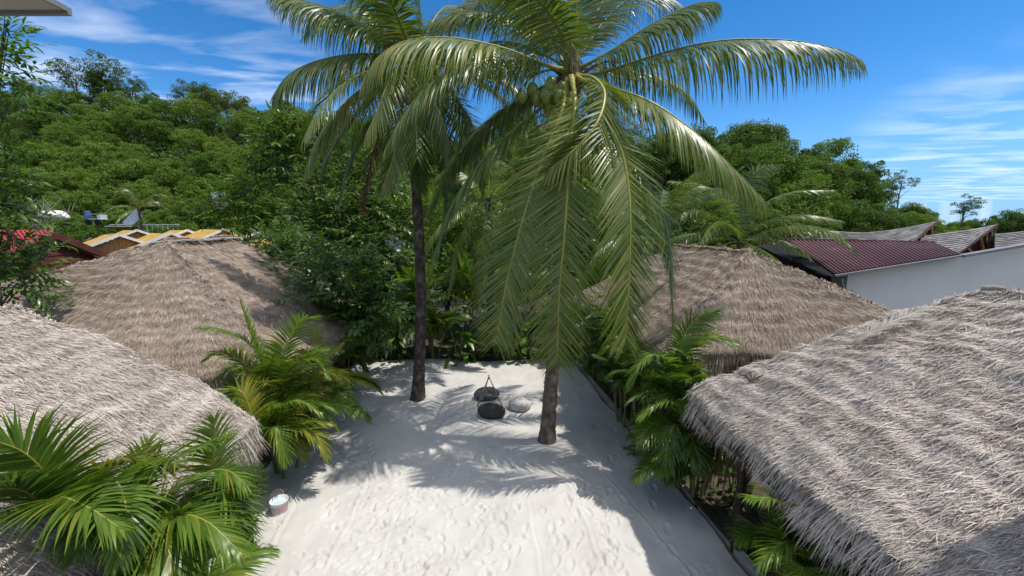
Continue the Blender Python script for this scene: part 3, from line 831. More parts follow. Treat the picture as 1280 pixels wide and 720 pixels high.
def areca(label, base, n, L, h, seed, azc=None, spread=math.pi, lmax=.52, wid=.033, mats=('areca',), fixed=(), group='areca palms along the sand yard', num=56, canes=5, el=(38, 82), droop=.24, rad=.35):
    base = np.asarray(base, float)
    t = thing('areca_palm', label, 'palm', base, group)
    g = np.random.default_rng(seed)
    tops = []
    for k in range(canes):
        a = g.uniform(0, 6.28); q = base + np.array([math.cos(a), math.sin(a), 0]) * rad * g.uniform(.1, .8)
        top = q + np.array([math.cos(a) * .2, math.sin(a) * .2, h * g.uniform(.75, 1.15)])
        tops.append(top)
        mb = MB(); C, _ = spline([q + np.array([0, 0, -.1]), (q + top) / 2 + g.normal(0, .03, 3), top], 16)
        mb.tube(C, np.linspace(.032, .024, 16) * (1 + .12 * (np.arange(16) % 4 == 0)), 8)
        mb.build('cane', M['cane'], t, True)
    for k in range(n):
        top = tops[k % canes]
        az = (azc if azc is not None else 0) + (g.uniform(-spread, spread) if azc is not None else 6.283 * k / n + g.normal(0, .3))
        A = arch(top, az, R(g.uniform(*el)), L * g.uniform(.75, 1.15), droop * g.uniform(.6, 1.5), 7, .02, g)
        mm = M[mats[g.integers(len(mats))]]
        frond('frond', A, lmax * g.uniform(.85, 1.1), wid, num, .30, mm, M['rachis'], t, .42, g.normal(0, .25), .016, .003, start=.2, seed=seed * 31 + k, prof=AP, a0=62, a1=20, tilt=0.0)
    for k, (pts, mm) in enumerate(fixed):
        frond('frond', [at(*p) for p in pts], lmax * 1.05, wid * 1.05, num, .28, M[mm], M['rachis'], t, .38, 0, .018, .003, start=.12, seed=seed * 77 + k, prof=AP, a0=62, a1=20, tilt=0.0)
    return t


# left row, near to far
areca('largest areca clump in the bottom left corner with broad arching fronds', (-3.75, 3.7, 0), 13, 1.5, 1.0, 3, azc=.1, spread=1.9, lmax=.55, wid=.036, num=60,
      mats=('areca', 'areca', 'areca_dark'), canes=6,
      fixed=[([(62, 640, 3.6), (60, 600, 3.5), (30, 566, 3.35), (-15, 548, 3.2)], 'areca'), ([(118, 640, 3.7), (140, 600, 3.4), (157, 632, 3.1), (150, 700, 2.95)], 'areca'),
             ([(150, 640, 3.8), (185, 590, 3.7), (230, 568, 3.6), (272, 548, 3.6)], 'areca'), ([(100, 650, 3.8), (120, 600, 3.8), (165, 575, 3.9), (215, 582, 3.9)], 'areca_yel'),
             ([(150, 650, 3.7), (200, 640, 3.5), (255, 650, 3.4), (300, 690, 3.3)], 'areca'), ([(140, 660, 3.6), (190, 660, 3.4), (215, 700, 3.2), (220, 750, 3.1)], 'areca'),
             ([(60, 650, 3.5), (40, 620, 3.3), (10, 610, 3.1), (-25, 620, 3.0)], 'areca_dark'), ([(70, 650, 3.6), (85, 620, 3.4), (100, 640, 3.2), (95, 690, 3.0)], 'areca_dark'),
             ([(40, 650, 3.4), (70, 622, 3.2), (110, 634, 3.0), (150, 660, 2.9)], 'areca')])
areca('green areca clump next to the bucket with fronds hanging over the sand', (-4.05, 5.0, 0), 12, 1.1, .75, 4, azc=-2.0, spread=1.3, mats=('areca', 'areca', 'areca_dark'),
      fixed=[([(258, 640, 5.0), (264, 590, 4.9), (268, 550, 4.85), (268, 524, 4.8)], 'areca'), ([(250, 640, 4.9), (274, 612, 4.7), (294, 632, 4.6), (304, 684, 4.5)], 'areca'),
             ([(245, 650, 4.8), (270, 640, 4.6), (290, 660, 4.5), (297, 705, 4.4)], 'areca_dark'), ([(240, 620, 4.9), (256, 592, 4.8), (284, 588, 4.7), (308, 606, 4.6)], 'areca')])
areca('bright areca with orange and yellow older fronds overhanging the left grey roof edge', (-4.75, 7.35, 0), 20, 1.3, 1.0, 5, azc=1.35, spread=1.2, el=(20, 80), mats=('areca', 'areca_yel', 'areca'),
      fixed=[([(330, 555, 7.2), (345, 515, 7.15), (372, 500, 7.1), (400, 515, 7.1)], 'areca'), ([(330, 555, 7.1), (338, 535, 6.95), (348, 540, 6.85), (358, 575, 6.8)], 'areca'),
             ([(320, 555, 6.8), (312, 510, 6.8), (300, 488, 6.8), (280, 490, 6.8)], 'areca_yel'), ([(335, 555, 7.2), (372, 535, 7.2), (395, 543, 7.15), (408, 570, 7.1)], 'areca_yel')])
areca('tall areca in front of the second left roof with a fan of upright fronds', (-4.7, 7.9, 0), 20, 1.5, 1.55, 6, el=(5, 80), mats=('areca', 'areca', 'areca_yel'), azc=-.3, spread=2.4,
      fixed=[([(345, 500, 7.9), (325, 450, 7.8), (312, 415, 7.8), (300, 378, 7.8)], 'areca'), ([(345, 500, 7.9), (320, 440, 7.8), (285, 415, 7.8), (250, 410, 7.8)], 'areca'),
             ([(350, 500, 7.9), (352, 450, 7.7), (372, 405, 7.6), (395, 395, 7.5)], 'areca'), ([(340, 500, 7.9), (305, 455, 7.9), (280, 440, 7.9), (258, 448, 7.9)], 'areca_yel'),
             ([(350, 500, 7.9), (360, 460, 7.7), (392, 450, 7.6), (410, 470, 7.5)], 'areca')])
areca('bushy areca in the left row with yellow lower fronds, behind the orange one', (-4.95, 9.3, 0), 24, 1.4, 1.3, 7, el=(0, 80), mats=('areca', 'areca', 'areca_yel'), azc=-.4, spread=2.2)
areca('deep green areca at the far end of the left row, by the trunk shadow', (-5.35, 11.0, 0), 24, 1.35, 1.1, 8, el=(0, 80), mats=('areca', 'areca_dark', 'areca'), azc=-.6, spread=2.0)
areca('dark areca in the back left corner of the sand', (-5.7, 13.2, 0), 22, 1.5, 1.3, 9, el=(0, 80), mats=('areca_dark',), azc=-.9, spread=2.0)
# right row
areca('areca in the right foreground pushing out from under the big roof', (3.4, 4.2, 0), 16, .95, .8, 13, azc=math.pi * 1.15, spread=1.0, mats=('areca', 'areca', 'areca_dark'), lmax=.42, wid=.03,
      fixed=[([(1010, 700, 4.5), (1000, 655, 4.4), (975, 625, 4.3), (935, 622, 4.2)], 'areca'), ([(1010, 700, 4.4), (1020, 660, 4.2), (1018, 640, 4.1), (1000, 632, 4.0)], 'areca_yel'),
             ([(1010, 705, 4.3), (1000, 680, 4.1), (975, 680, 4.0), (950, 705, 3.9)], 'areca'), ([(1020, 710, 4.2), (1040, 690, 4.0), (1050, 700, 3.9), (1060, 730, 3.8)], 'areca_dark')])
areca('areca halfway along the right edge with big fronds bending over the sand', (3.5, 7.25, 0), 13, 1.1, .75, 14, el=(10, 78), azc=math.pi * .85, spread=1.2, mats=('areca', 'areca_dark'),
      fixed=[([(862, 560, 7.1), (850, 510, 7.0), (828, 500, 6.9), (800, 520, 6.8)], 'areca'), ([(862, 560, 7.1), (868, 520, 6.9), (880, 525, 6.7), (878, 560, 6.6)], 'areca'),
             ([(860, 560, 7.0), (845, 530, 6.9), (835, 555, 6.7), (832, 592, 6.6)], 'areca_dark'), ([(862, 550, 7.1), (850, 480, 7.2), (862, 455, 7.2), (886, 470, 7.1)], 'areca_yel')])
areca('tall areca rising beside the eave of the smaller right roof', (3.5, 7.5, 0), 18, 1.3, 1.9, 15, el=(5, 80), mats=('areca_dark', 'areca', 'areca_dark'), azc=math.pi * .95, spread=2.4,
      fixed=[([(848, 480, 7.5), (852, 430, 7.5), (868, 400, 7.5), (896, 388, 7.45)], 'areca'), ([(848, 480, 7.5), (860, 435, 7.5), (888, 420, 7.4), (918, 428, 7.3)], 'areca'),
             ([(848, 480, 7.5), (830, 448, 7.4), (805, 448, 7.3), (785, 482, 7.2)], 'areca')])
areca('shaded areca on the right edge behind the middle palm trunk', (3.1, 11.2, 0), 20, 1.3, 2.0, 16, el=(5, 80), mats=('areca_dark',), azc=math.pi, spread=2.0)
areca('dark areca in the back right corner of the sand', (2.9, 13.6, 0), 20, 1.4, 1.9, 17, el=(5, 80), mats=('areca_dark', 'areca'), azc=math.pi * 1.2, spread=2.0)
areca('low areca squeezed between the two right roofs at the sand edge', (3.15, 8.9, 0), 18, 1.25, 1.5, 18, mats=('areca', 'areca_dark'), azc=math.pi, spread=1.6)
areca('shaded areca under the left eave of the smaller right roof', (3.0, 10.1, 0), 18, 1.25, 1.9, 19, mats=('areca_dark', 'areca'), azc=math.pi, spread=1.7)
# back row
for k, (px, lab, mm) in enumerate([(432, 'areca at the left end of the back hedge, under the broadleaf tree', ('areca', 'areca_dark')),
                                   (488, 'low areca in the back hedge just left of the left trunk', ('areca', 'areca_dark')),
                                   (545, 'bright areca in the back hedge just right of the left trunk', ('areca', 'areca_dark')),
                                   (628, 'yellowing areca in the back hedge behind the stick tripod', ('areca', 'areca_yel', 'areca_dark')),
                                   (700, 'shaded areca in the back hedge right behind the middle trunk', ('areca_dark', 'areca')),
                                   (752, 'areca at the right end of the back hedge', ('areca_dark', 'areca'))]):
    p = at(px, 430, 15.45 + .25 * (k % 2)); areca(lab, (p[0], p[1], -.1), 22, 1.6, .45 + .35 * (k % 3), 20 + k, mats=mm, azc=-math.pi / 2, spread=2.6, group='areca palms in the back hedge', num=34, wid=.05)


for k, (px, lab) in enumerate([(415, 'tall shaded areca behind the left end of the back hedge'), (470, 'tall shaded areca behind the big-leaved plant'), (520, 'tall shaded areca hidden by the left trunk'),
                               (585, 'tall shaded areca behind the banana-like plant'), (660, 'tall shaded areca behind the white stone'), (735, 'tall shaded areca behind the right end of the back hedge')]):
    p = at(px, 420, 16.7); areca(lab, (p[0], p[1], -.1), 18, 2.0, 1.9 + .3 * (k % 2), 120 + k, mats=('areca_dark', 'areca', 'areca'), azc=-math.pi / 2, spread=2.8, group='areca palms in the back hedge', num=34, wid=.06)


def leaves_mesh(mb, base, d, up, L, w, fold=.25, droop=.25, mat=0):
    """many pointed leaves at once: six vertices each, folded along the midrib"""
    n = len(L); s = unit(np.cross(d, up)); nn = unit(np.cross(s, d))
    h = (w * .5)[:, None]; l = L[:, None]
    def pt(f, k): return base + d * l * f - nn * (l * droop * f * f) + (s * h * k if k else 0) + nn * (abs(k) * h * fold)
    V = np.stack([pt(0, 0), pt(.35, -.9), pt(.35, .9), pt(.7, -.8), pt(.7, .8), pt(1, 0), pt(.35, 0), pt(.7, 0)], 1)
    b = (np.arange(n) * 8)[:, None, None]
    q = np.array([[1, 6, 7, 3], [6, 2, 4, 7]])[None]; t = np.array([[0, 6, 1], [0, 2, 6], [3, 7, 5], [7, 4, 5]])[None]
    mb.add(V.reshape(-1, 3), (b + q).reshape(-1, 4), mat); mb.f.append((b + t).reshape(-1, 3) + mb.n - len(V) * 8); mb.m.append(np.full(n * 4, mat))


def shrub(label, base, n, L, h, seed, mat='glossy', group='broad-leaved plants in the back hedge'):
    base = np.asarray(base, float); g = np.random.default_rng(seed)
    t = thing('broadleaf_plant', label, 'plant', base, group)
    st, lv = MB(), MB()
    for k in range(7):
        a = g.uniform(0, 6.28); top = base + np.array([math.cos(a) * .35, math.sin(a) * .35, h * g.uniform(.4, 1)])
        st.tube([base + g.normal(0, .08, 3) * np.array([1, 1, 0]), (base + top) / 2, top], [.022, .018, .01], 6)
        m = n // 7
        az = g.uniform(0, 6.28, m); el = g.uniform(-.2, 1.2, m)
        d = np.c_[np.cos(az) * np.cos(el), np.sin(az) * np.cos(el), np.sin(el)]
        stalk = g.uniform(.1, .45, m)[:, None]
        b = top + np.c_[np.zeros(m), np.zeros(m), -g.uniform(0, h * .6, m)] + d * stalk
        leaves_mesh(lv, b, unit(d + np.array([0, 0, -.35])), np.repeat([[0, 0, 1.]], m, 0) + g.normal(0, .2, (m, 3)), L * g.uniform(.6, 1.1, m), L * .42 * g.uniform(.7, 1.1, m), droop=.4)
    st.build('stem', M['cane'], t, True); lv.build('foliage', M[mat], t, True)
    return t


for k, (px, lab, L, mt) in enumerate([(408, 'dark low plant by the far end of the left row', .32, 'broad'), (465, 'dark big-leaved plant at the foot of the broadleaf tree', .4, 'broad'),
                                      (502, 'glossy plant with bright leaves beside the left trunk', .42, 'glossy'), (575, 'glossy banana-like plant with huge bright leaves', .85, 'glossy'),
                                      (650, 'plant with mixed green leaves behind the white stone', .4, 'glossy'), (725, 'dark plant in the deep shade behind the middle palm', .4, 'broad')]):
    p = at(px, 430, 15.15 + .2 * (k % 3)); shrub(lab, (p[0], p[1], -.1), 98 if L < .6 else 42, L, 1.3, 60 + k, mt)
shrub('leafy plant in the shade under the smaller right roof', (3.1, 8.3, -.1), 49, .3, .9, 71, 'broad', None)
shrub('small leafy plant at the right sand edge by the dark posts', (3.65, 6.95, -.1), 42, .22, .5, 72, 'broad', None)
shrub('leafy plant filling the gap in the left row below the yellow fronds', (-5.0, 6.2, -.1), 56, .28, .9, 73, 'broad', None)
shrub('dark leafy plant in the shade between the two right roofs', (4.2, 7.15, -.1), 42, .3, 1.2, 74, 'broad', None)

# ------------------------------------------------------------------ trees
def crown_mesh(seed, n_cl, rad, leaf, per, kind='round', gap=0.0):
    """leaf clumps spread through a crown; returns MB, origin at the crown centre"""
    g = np.random.default_rng(seed)
    rad = np.asarray(rad, float)
    n_cl = int(n_cl * 1.8)
    d = unit(g.normal(size=(n_cl, 3))); d[:, 2] = np.abs(d[:, 2]) * g.choice([1, 1, 1, -.5, -.85], n_cl)
    if kind == 'spread': d[:, 2] *= .6
    c = d * rad * g.uniform(.45, .95, n_cl)[:, None]
    cr = rad.mean() * g.uniform(.14, .30, n_cl)
    mb = MB()
    for k in range(n_cl):
        m = int(per * 1.35 * g.uniform(.6, 1.3))
        q = unit(g.normal(size=(m, 3))); q[:, 2] = np.where(q[:, 2] < -.55, -q[:, 2], q[:, 2])
        p = c[k] + q * cr[k] * (g.uniform(.35, 1.08, m) ** .6)[:, None] * np.array([1.05, 1.05, .85])
        nrm = unit(q + g.normal(0, .55, (m, 3)) + np.array([0, 0, .35]))
        a = unit(np.cross(nrm, g.normal(size=(m, 3)))); b = np.cross(nrm, a)
        s = leaf * .52 * g.uniform(.55, 1.35, m)[:, None]
        V = np.stack([p - a * s, p + b * s * .5 + nrm * s * .1, p + a * s, p - b * s * .5 + nrm * s * .1], 1)
        mb.add(V.reshape(-1, 3), (np.arange(m) * 4)[:, None] + np.arange(4)[None])
    return mb, c


def trunk_and_limbs(c, h, rad, seed, r=.22):
    g = np.random.default_rng(seed); mb = MB()
    C, _ = spline([(0, 0, -1.0), (g.normal(0, .2), g.normal(0, .2), h * .5), (g.normal(0, .3), g.normal(0, .3), h)], 12)
    mb.tube(C, np.linspace(r, r * .55, 12), 7)
    for q in c[:10]:
        a = C[g.integers(6, 12)]
        e = np.array([q[0], q[1], q[2] + h]) * .95
        mb.tube(spline([a, (a + e) / 2 + np.array([0, 0, .3]), e], 6)[0], np.linspace(r * .4, r * .1, 6), 5)
    return mb


PROTO = {}
def proto(key, seed, n_cl, rad, leaf, per, h, mat, kind='round', r=.22):
    mb, c = crown_mesh(seed, n_cl, rad, leaf, per, kind)
    tb = trunk_and_limbs(c, h, rad, seed, r)
    t = thing('forest_tree', 'x', 'tree')
    mb.v = [v + np.array([0, 0, h]) for v in mb.v]
    cr = mb.build('crown', M[mat], t); tk = tb.build('trunk', M['bark'], t, True)
    PROTO[key] = [t, [cr, tk], False]


proto('dense round', 1, 34, (4.2, 4.2, 3.4), .30, 130, 6.0, 'forest_mid')
proto('dark domed', 2, 38, (4.6, 4.4, 4.0), .30, 130, 6.5, 'forest_dark')
proto('pale feathery', 3, 30, (4.4, 4.6, 2.8), .27, 130, 6.2, 'forest_pale')
proto('olive spreading', 4, 26, (5.0, 5.0, 2.4), .28, 120, 7.4, 'forest_olive', 'spread')
proto('tall dark columnar', 5, 34, (3.0, 3.2, 5.2), .28, 120, 7.5, 'forest_dark')
proto('small rounded bright', 6, 22, (2.8, 2.8, 2.4), .26, 120, 3.8, 'forest_pale')
proto('loose open-crowned', 7, 15, (3.6, 3.6, 3.6), .26, 90, 8.0, 'forest_olive', 'round', .2)
proto('broad dense green', 8, 40, (5.2, 5.0, 3.6), .30, 130, 6.0, 'forest_mid')


def plant_tree(key, x, y, s, rz, label, group, z=None, sz=None, name='forest_tree'):
    t, parts, used = PROTO[key]
    if used:
        r = t.copy(); COL.objects.link(r)
        for p in parts:
            c = p.copy(); COL.objects.link(c); c.parent = r
    else:
        r = t; PROTO[key][2] = True
    r.location = (x, y, float(hill(x, y)) - 2.2 * s * min(1, max(0, (y - 45) / 25)) if z is None else z); r.rotation_euler = (0, 0, rz); r.scale = (s, s, s * (sz or 1))
    tag(r, label, 'tree', group)
    return r


def where(px):
    for lim, w in ((90, 'above the near left tree'), (180, 'above the maroon house'), (300, 'above the yellow roofs'), (400, 'right of the yellow roofs'),
                   (540, 'behind the left coconut palm'), (700, 'between the two coconut palms'), (860, 'behind the middle coconut palm'),
                   (1000, 'above the smaller right hut'), (1120, 'above the maroon metal roof')):
        if px < lim: return w
    return 'beyond the shingled roofs'


g = np.random.default_rng(77)
keysL = ['dense round', 'dark domed', 'pale feathery', 'olive spreading', 'broad dense green', 'dense round', 'tall dark columnar', 'small rounded bright', 'broad dense green', 'pale feathery']
spots = []
tries = 0
while len(spots) < 276 and tries < 30000:
    tries += 1
    a = g.uniform(-1.32, 1.15)
    yc, yf, hc = np.interp(a, A_, YC), np.interp(a, A_, YF), np.interp(a, A_, HC)
    q = g.random()
    y = yf - 3 + (yc + 3 - yf) * q
    x = a * y
    md = 4.3 if y > 70 else 3.7
    if any((x - u) ** 2 + (y - v) ** 2 < md * md for u, v in spots): continue
    spots.append((x, y))
spots.sort(key=lambda p: p[1])
for x, y in spots:
    a = x / y
    yc, yf = np.interp(a, A_, YC), np.interp(a, A_, YF)
    q = (y - yf) / (yc - yf)
    right = a > .35
    key = keysL[g.integers(len(keysL))]
    if right and g.random() < .75: key = ['dark domed', 'tall dark columnar', 'broad dense green'][g.integers(3)]
    if q < .12: key = ['small rounded bright', 'pale feathery', 'dense round'][g.integers(3)]
    if q > .85 and g.random() < .15: key = 'loose open-crowned'
    band = 'at the foot of the hill' if q < .2 else 'low on the slope' if q < .45 else 'halfway up the slope' if q < .7 else 'high on the slope' if q < .9 else 'on the skyline'
    px = 640 + 520 * a
    plant_tree(key, x, y, g.uniform(.60, .98) * (.85 if q < .2 else 1) * np.interp(a, [.7, .95, 1.15], [1, .72, .5]), g.uniform(0, 6.28), f'{key} tree {band}, {where(px)}', 'trees of the wooded hills', sz=g.uniform(.85, 1.15))
# emergent skyline trees
for (px, py, Yd, key, s, lab) in [(118, 66, 97, 'loose open-crowned', 1.55, 'tallest open-crowned tree on the left skyline, above the maroon house'),
                                  (160, 92, 98, 'loose open-crowned', .9, 'thin grey-green tree on the skyline right of the tallest one'),
                                  (90, 74, 96, 'loose open-crowned', 1.2, 'open-crowned tree on the skyline left of the tallest one'),
                                  (935, 152, 62, 'dark domed', 1.0, 'dark round-headed tree topping the right ridge above the smaller right hut'),
                                  (1035, 178, 60, 'broad dense green', .95, 'broad dark tree on the right ridge above the maroon metal roof'),
                                  (1128, 214, 64, 'loose open-crowned', .55, 'thin layered tree on the right ridge above the middle shingled roof'),
                                  (1208, 244, 66, 'loose open-crowned', .62, 'airy round-headed tree standing out above the right shingled roof'),
                                  (1272, 262, 75, 'dark domed', .8, 'dark tree low on the horizon at the right picture edge')]:
    p = at(px, py, Yd)
    z0 = p[2] - {'loose open-crowned': 11.4, 'dark domed': 10.2, 'broad dense green': 9.3, 'olive spreading': 9.6}[key] * s
    plant_tree(key, p[0], p[1], s, g.uniform(0, 6.28), lab, None, z=z0)
for k in range(16):
    a = g.uniform(.75, 1.25); y = g.uniform(75, 110)
    plant_tree(['dark domed', 'broad dense green', 'dense round'][k % 3], a * y, y, g.uniform(.55, .75), g.uniform(0, 6), f'distant {["dark", "broad", "round"][k % 3]} tree on the low horizon beyond the shingled roofs', 'trees of the wooded hills', z=-.2)

# undergrowth over the hills
g = np.random.default_rng(8)
ub = MB(); n = 150000
a = g.uniform(-1.4, 1.3, n); y = np.interp(a, A_, YF) - 6 + (np.interp(a, A_, YC) - np.interp(a, A_, YF) + 8) * g.random(n)
x = a * y; p = np.c_[x, y, hill(x, y) + np.minimum(g.gamma(2, .6, n), 2.6) * np.interp(a, [.7, .95], [1, .45])]
nr = unit(g.normal(0, .6, (n, 3)) + np.array([0, -.3, .8])); aa = unit(np.cross(nr, g.normal(size=(n, 3)))); bb = np.cross(nr, aa); s = g.uniform(.14, .36, n)[:, None]
ub.add(np.stack([p - aa * s, p + bb * s * .5, p + aa * s, p - bb * s * .5], 1).reshape(-1, 3), (np.arange(n) * 4)[:, None] + np.arange(4)[None])
o = ub.build('undergrowth', M['forest_mid']); tag(o, 'tangled green undergrowth covering the hillside between the trees', 'undergrowth', None, 'stuff')


def broad_tree(label, base, clumps, n_spray, leaf, seed, mat, trunk_r=.16, name='broadleaf_tree', per=10, twig=.55, limbs=14):
    """a near tree: trunk, limbs to every clump and sprays of separate leaves; clumps = (x,y,z,r)"""
    base = np.asarray(base, float); g = np.random.default_rng(seed)
    t = thing(name, label, 'tree', base)
    cl = np.asarray(clumps, float); cen = cl[:, :3].mean(0)
    tb = MB(); fork = base * .45 + cen * .55; fork[:2] = base[:2] * .8 + cen[:2] * .2
    tb.tube(spline([base + np.array([0, 0, -.3]), (base + fork) / 2 + g.normal(0, .1, 3), fork], 12)[0], np.linspace(trunk_r, trunk_r * .7, 12), 9)
    for q in cl:
        st = base + (fork - base) * g.uniform(.5, 1)
        e = q[:3] + g.normal(0, .2, 3) * q[3]
        C = spline([st, (st + e) / 2 + np.array([0, 0, .25]), e], 10)[0]
        tb.tube(C, np.linspace(trunk_r * .42, .012, 10), 6)
        for _ in range(4):
            b = C[g.integers(5, 10)]; e2 = q[:3] + unit(g.normal(size=3)) * q[3] * .8
            tb.tube([b, (b + e2) / 2, e2], [.018, .012, .006], 5)
    tb.build('trunk', M['bark'], t, True)
    wts = cl[:, 3] ** 2; wts /= wts.sum()
    ci = g.choice(len(cl), n_spray, p=wts)
    q = unit(g.normal(size=(n_spray, 3))); q[:, 2] = np.where(q[:, 2] < -.5, -q[:, 2], q[:, 2])
    pos = cl[ci, :3] + q * (cl[ci, 3] * g.uniform(.25, 1.05, n_spray) ** .7)[:, None] * np.array([1, 1, .85])
    dr = unit(q + g.normal(0, .5, (n_spray, 3)) + np.array([0, 0, .15]))
    lv = MB()
    for k in range(per):
        f = (k + .5) / per
        side = 1 if k % 2 else -1
        s = unit(np.cross(dr, np.array([0, 0, 1.])) + g.normal(0, .2, (n_spray, 3)))
        d = unit(dr * (.35 + .8 * f) + s * side * (1.15 - .7 * f) + np.array([0, 0, -.12]) + g.normal(0, .12, (n_spray, 3)))
        b = pos + dr * twig * f + np.array([0, 0, -.1]) * twig * f * f
        leaves_mesh(lv, b, d, np.repeat([[0, 0, 1.]], n_spray, 0) + g.normal(0, .25, (n_spray, 3)), leaf * g.uniform(.75, 1.2, n_spray), leaf * .34 * g.uniform(.8, 1.2, n_spray), .2, .3)
    lv.build('crown', M[mat], t, True)
    return t


def cl_px(lst): return [(*at(px, py, Yd), r) for (px, py, Yd, r) in lst]


tp = at(455, 430, 15.8)
broad_tree('large dark glossy broadleaf tree at the back left of the yard', (tp[0], tp[1], -.1),
           cl_px([(440, 345, 17, 1.3), (400, 330, 16.6, 1.1), (360, 345, 16.2, .9), (480, 330, 17.4, 1.1), (420, 290, 17.4, 1.2), (380, 290, 16.8, 1.0), (450, 270, 18, 1.2),
                  (485, 280, 18.2, 1.0), (410, 240, 18, 1.1), (360, 200, 18.5, 1.2), (340, 235, 18.5, 1.0), (380, 175, 19, 1.1), (345, 165, 19.2, .8), (430, 195, 19, 1.0), (470, 230, 19, 1.0),
                  (430, 385, 16.8, 1.1), (480, 385, 17, 1.0), (400, 375, 16.4, .9), (340, 320, 16.5, .6), (455, 310, 17, 1.0), (420, 345, 12.6, .9), (455, 365, 12.4, .9), (400, 370, 11.9, .7), (440, 400, 12.2, .8), (480, 395, 13, .9), (375, 345, 13.2, .7), (350, 318, 14.5, .8)]), 2100, .29, 5, 'broad', .2, twig=.75)
tp = at(300, 300, 28)
broad_tree('lighter leafy tree in front of the wooded hill, left of the dark broadleaf tree', (tp[0], tp[1], -.1),
           cl_px([(300, 260, 27, 1.8), (330, 255, 27, 1.6), (275, 262, 27.5, 1.3), (345, 270, 26, 1.4), (310, 235, 28, 1.4), (355, 225, 28, 1.6), (320, 285, 26, 1.2)]), 900, .3, 6, 'forest_mid', .2, twig=.9)
tp = at(-60, 420, 8.5)
broad_tree('near tree with glossy leaves reaching in from the left picture edge', (tp[0], tp[1], -.1),
           cl_px([(10, 340, 8.6, .7), (30, 330, 8.8, .4), (5, 290, 8.4, .55), (25, 355, 8.9, .35), (-20, 360, 8.2, .9), (5, 230, 8.4, .4), (-30, 250, 8, .9), (-5, 140, 8.3, .35),
                  (-30, 90, 8, .7), (2, 60, 8.2, .3), (-25, 170, 8, .6), (10, 35, 8.2, .25)]), 560, .17, 9, 'glossy', .12, twig=.45, per=9)
# greenery between the palms and the hill
for k, (px, py, Yd, lab, mt, rr) in enumerate([(560, 330, 21, 'bushy green tree showing between the two palm trunks', 'forest_mid', 1.5), (640, 360, 20, 'dark tree behind the young palm and the back hedge', 'broad', 1.4),
                                             (700, 250, 23, 'tree with mid-green leaves behind the hanging fronds of the middle palm', 'forest_mid', 1.7), (770, 330, 21, 'dark leafy tree at the right end of the back hedge', 'broad', 1.5),
                                             (840, 270, 24, 'leafy tree behind the smaller right hut', 'forest_dark', 1.6), (510, 260, 24, 'leafy tree behind the left trunk near the white shed roof', 'forest_pale', 1.5),
                                             (985, 285, 24, 'dark leafy tree behind the low end of the maroon roof', 'forest_dark', 1.3), (590, 230, 27, 'pale green tree seen under the left palm crown', 'forest_pale', 1.7)]):
    c = at(px, py, Yd); g = np.random.default_rng(k + 900)
    cl = [(c[0] + g.normal(0, rr * .8), c[1] + g.normal(0, .8), max(1.0, c[2] + g.normal(0, rr * .8)), rr * g.uniform(.55, .9)) for _ in range(9)]
    broad_tree(lab, (c[0], c[1], -.1), cl, 520, .26, 40 + k, mt, .15, twig=.7)
# bare grey tree at the foot of the hill
tb = MB(); p = at(48, 292, 40); g = np.random.default_rng(3)
t = thing('bare_tree', 'bare grey branching tree at the foot of the hill near the left edge', 'tree', p)
tb.tube([p + np.array([0, 0, -4]), p, p + np.array([.2, 0, 1.2])], [.2, .15, .1], 7)
for k in range(16):
    az = g.uniform(0, 6.28); A = arch(p + np.array([.1, 0, g.uniform(-.5, 1.2)]), az, R(g.uniform(35, 75)), g.uniform(1.8, 3.4), -.02, 7, .12, g)
    tb.tube(A, np.linspace(.07, .012, 7), 5)
    for _ in range(4):
        b = A[g.integers(2, 7)]; tb.tube(arch(b, g.uniform(0, 6.28), R(50), g.uniform(.6, 1.4), 0, 5, .15, g), np.linspace(.025, .008, 5), 4)
tb.build('trunk', M['grey_wood'], t, True)

# ------------------------------------------------------------------ buildings beyond
# white-walled building with the maroon metal roof
wl = thing('white_walled_building', 'long white-walled building with a maroon corrugated roof and black tarp on its end', 'building', (13, 17, 0))
A0, A1 = at(982, 299, 19.5), at(1165, 303, 19.5)       # ridge
B0, B1 = at(1044, 343, 15.9), at(1200, 318, 15.4)      # eave
rb = MB(); nr_ = 34 * 8
u = np.linspace(0, 1, nr_); h = .035 * np.clip(np.cos(u * 34 * 2 * np.pi) * 1.8, -1, 1)
for lift, flip in ((0, False), (-.03, True)):
    top = A0 + (A1 - A0) * u[:, None]; bot = B0 + (B1 - B0) * u[:, None]
    rows = np.stack([top + (bot - top) * k / 4 for k in range(5)]); rows[..., 2] += h[None] + lift
    i = np.arange(4)[:, None]; j = np.arange(nr_ - 1)[None]
    q = np.stack([i * nr_ + j, i * nr_ + j + 1, (i + 1) * nr_ + j + 1, (i + 1) * nr_ + j], -1).reshape(-1, 4)
    rb.add(rows.reshape(-1, 3), q[:, ::-1] if flip else q)
rb.beam(A0 + np.array([0, 0, .03]), A1 + np.array([0, 0, .03]), .25, .06)
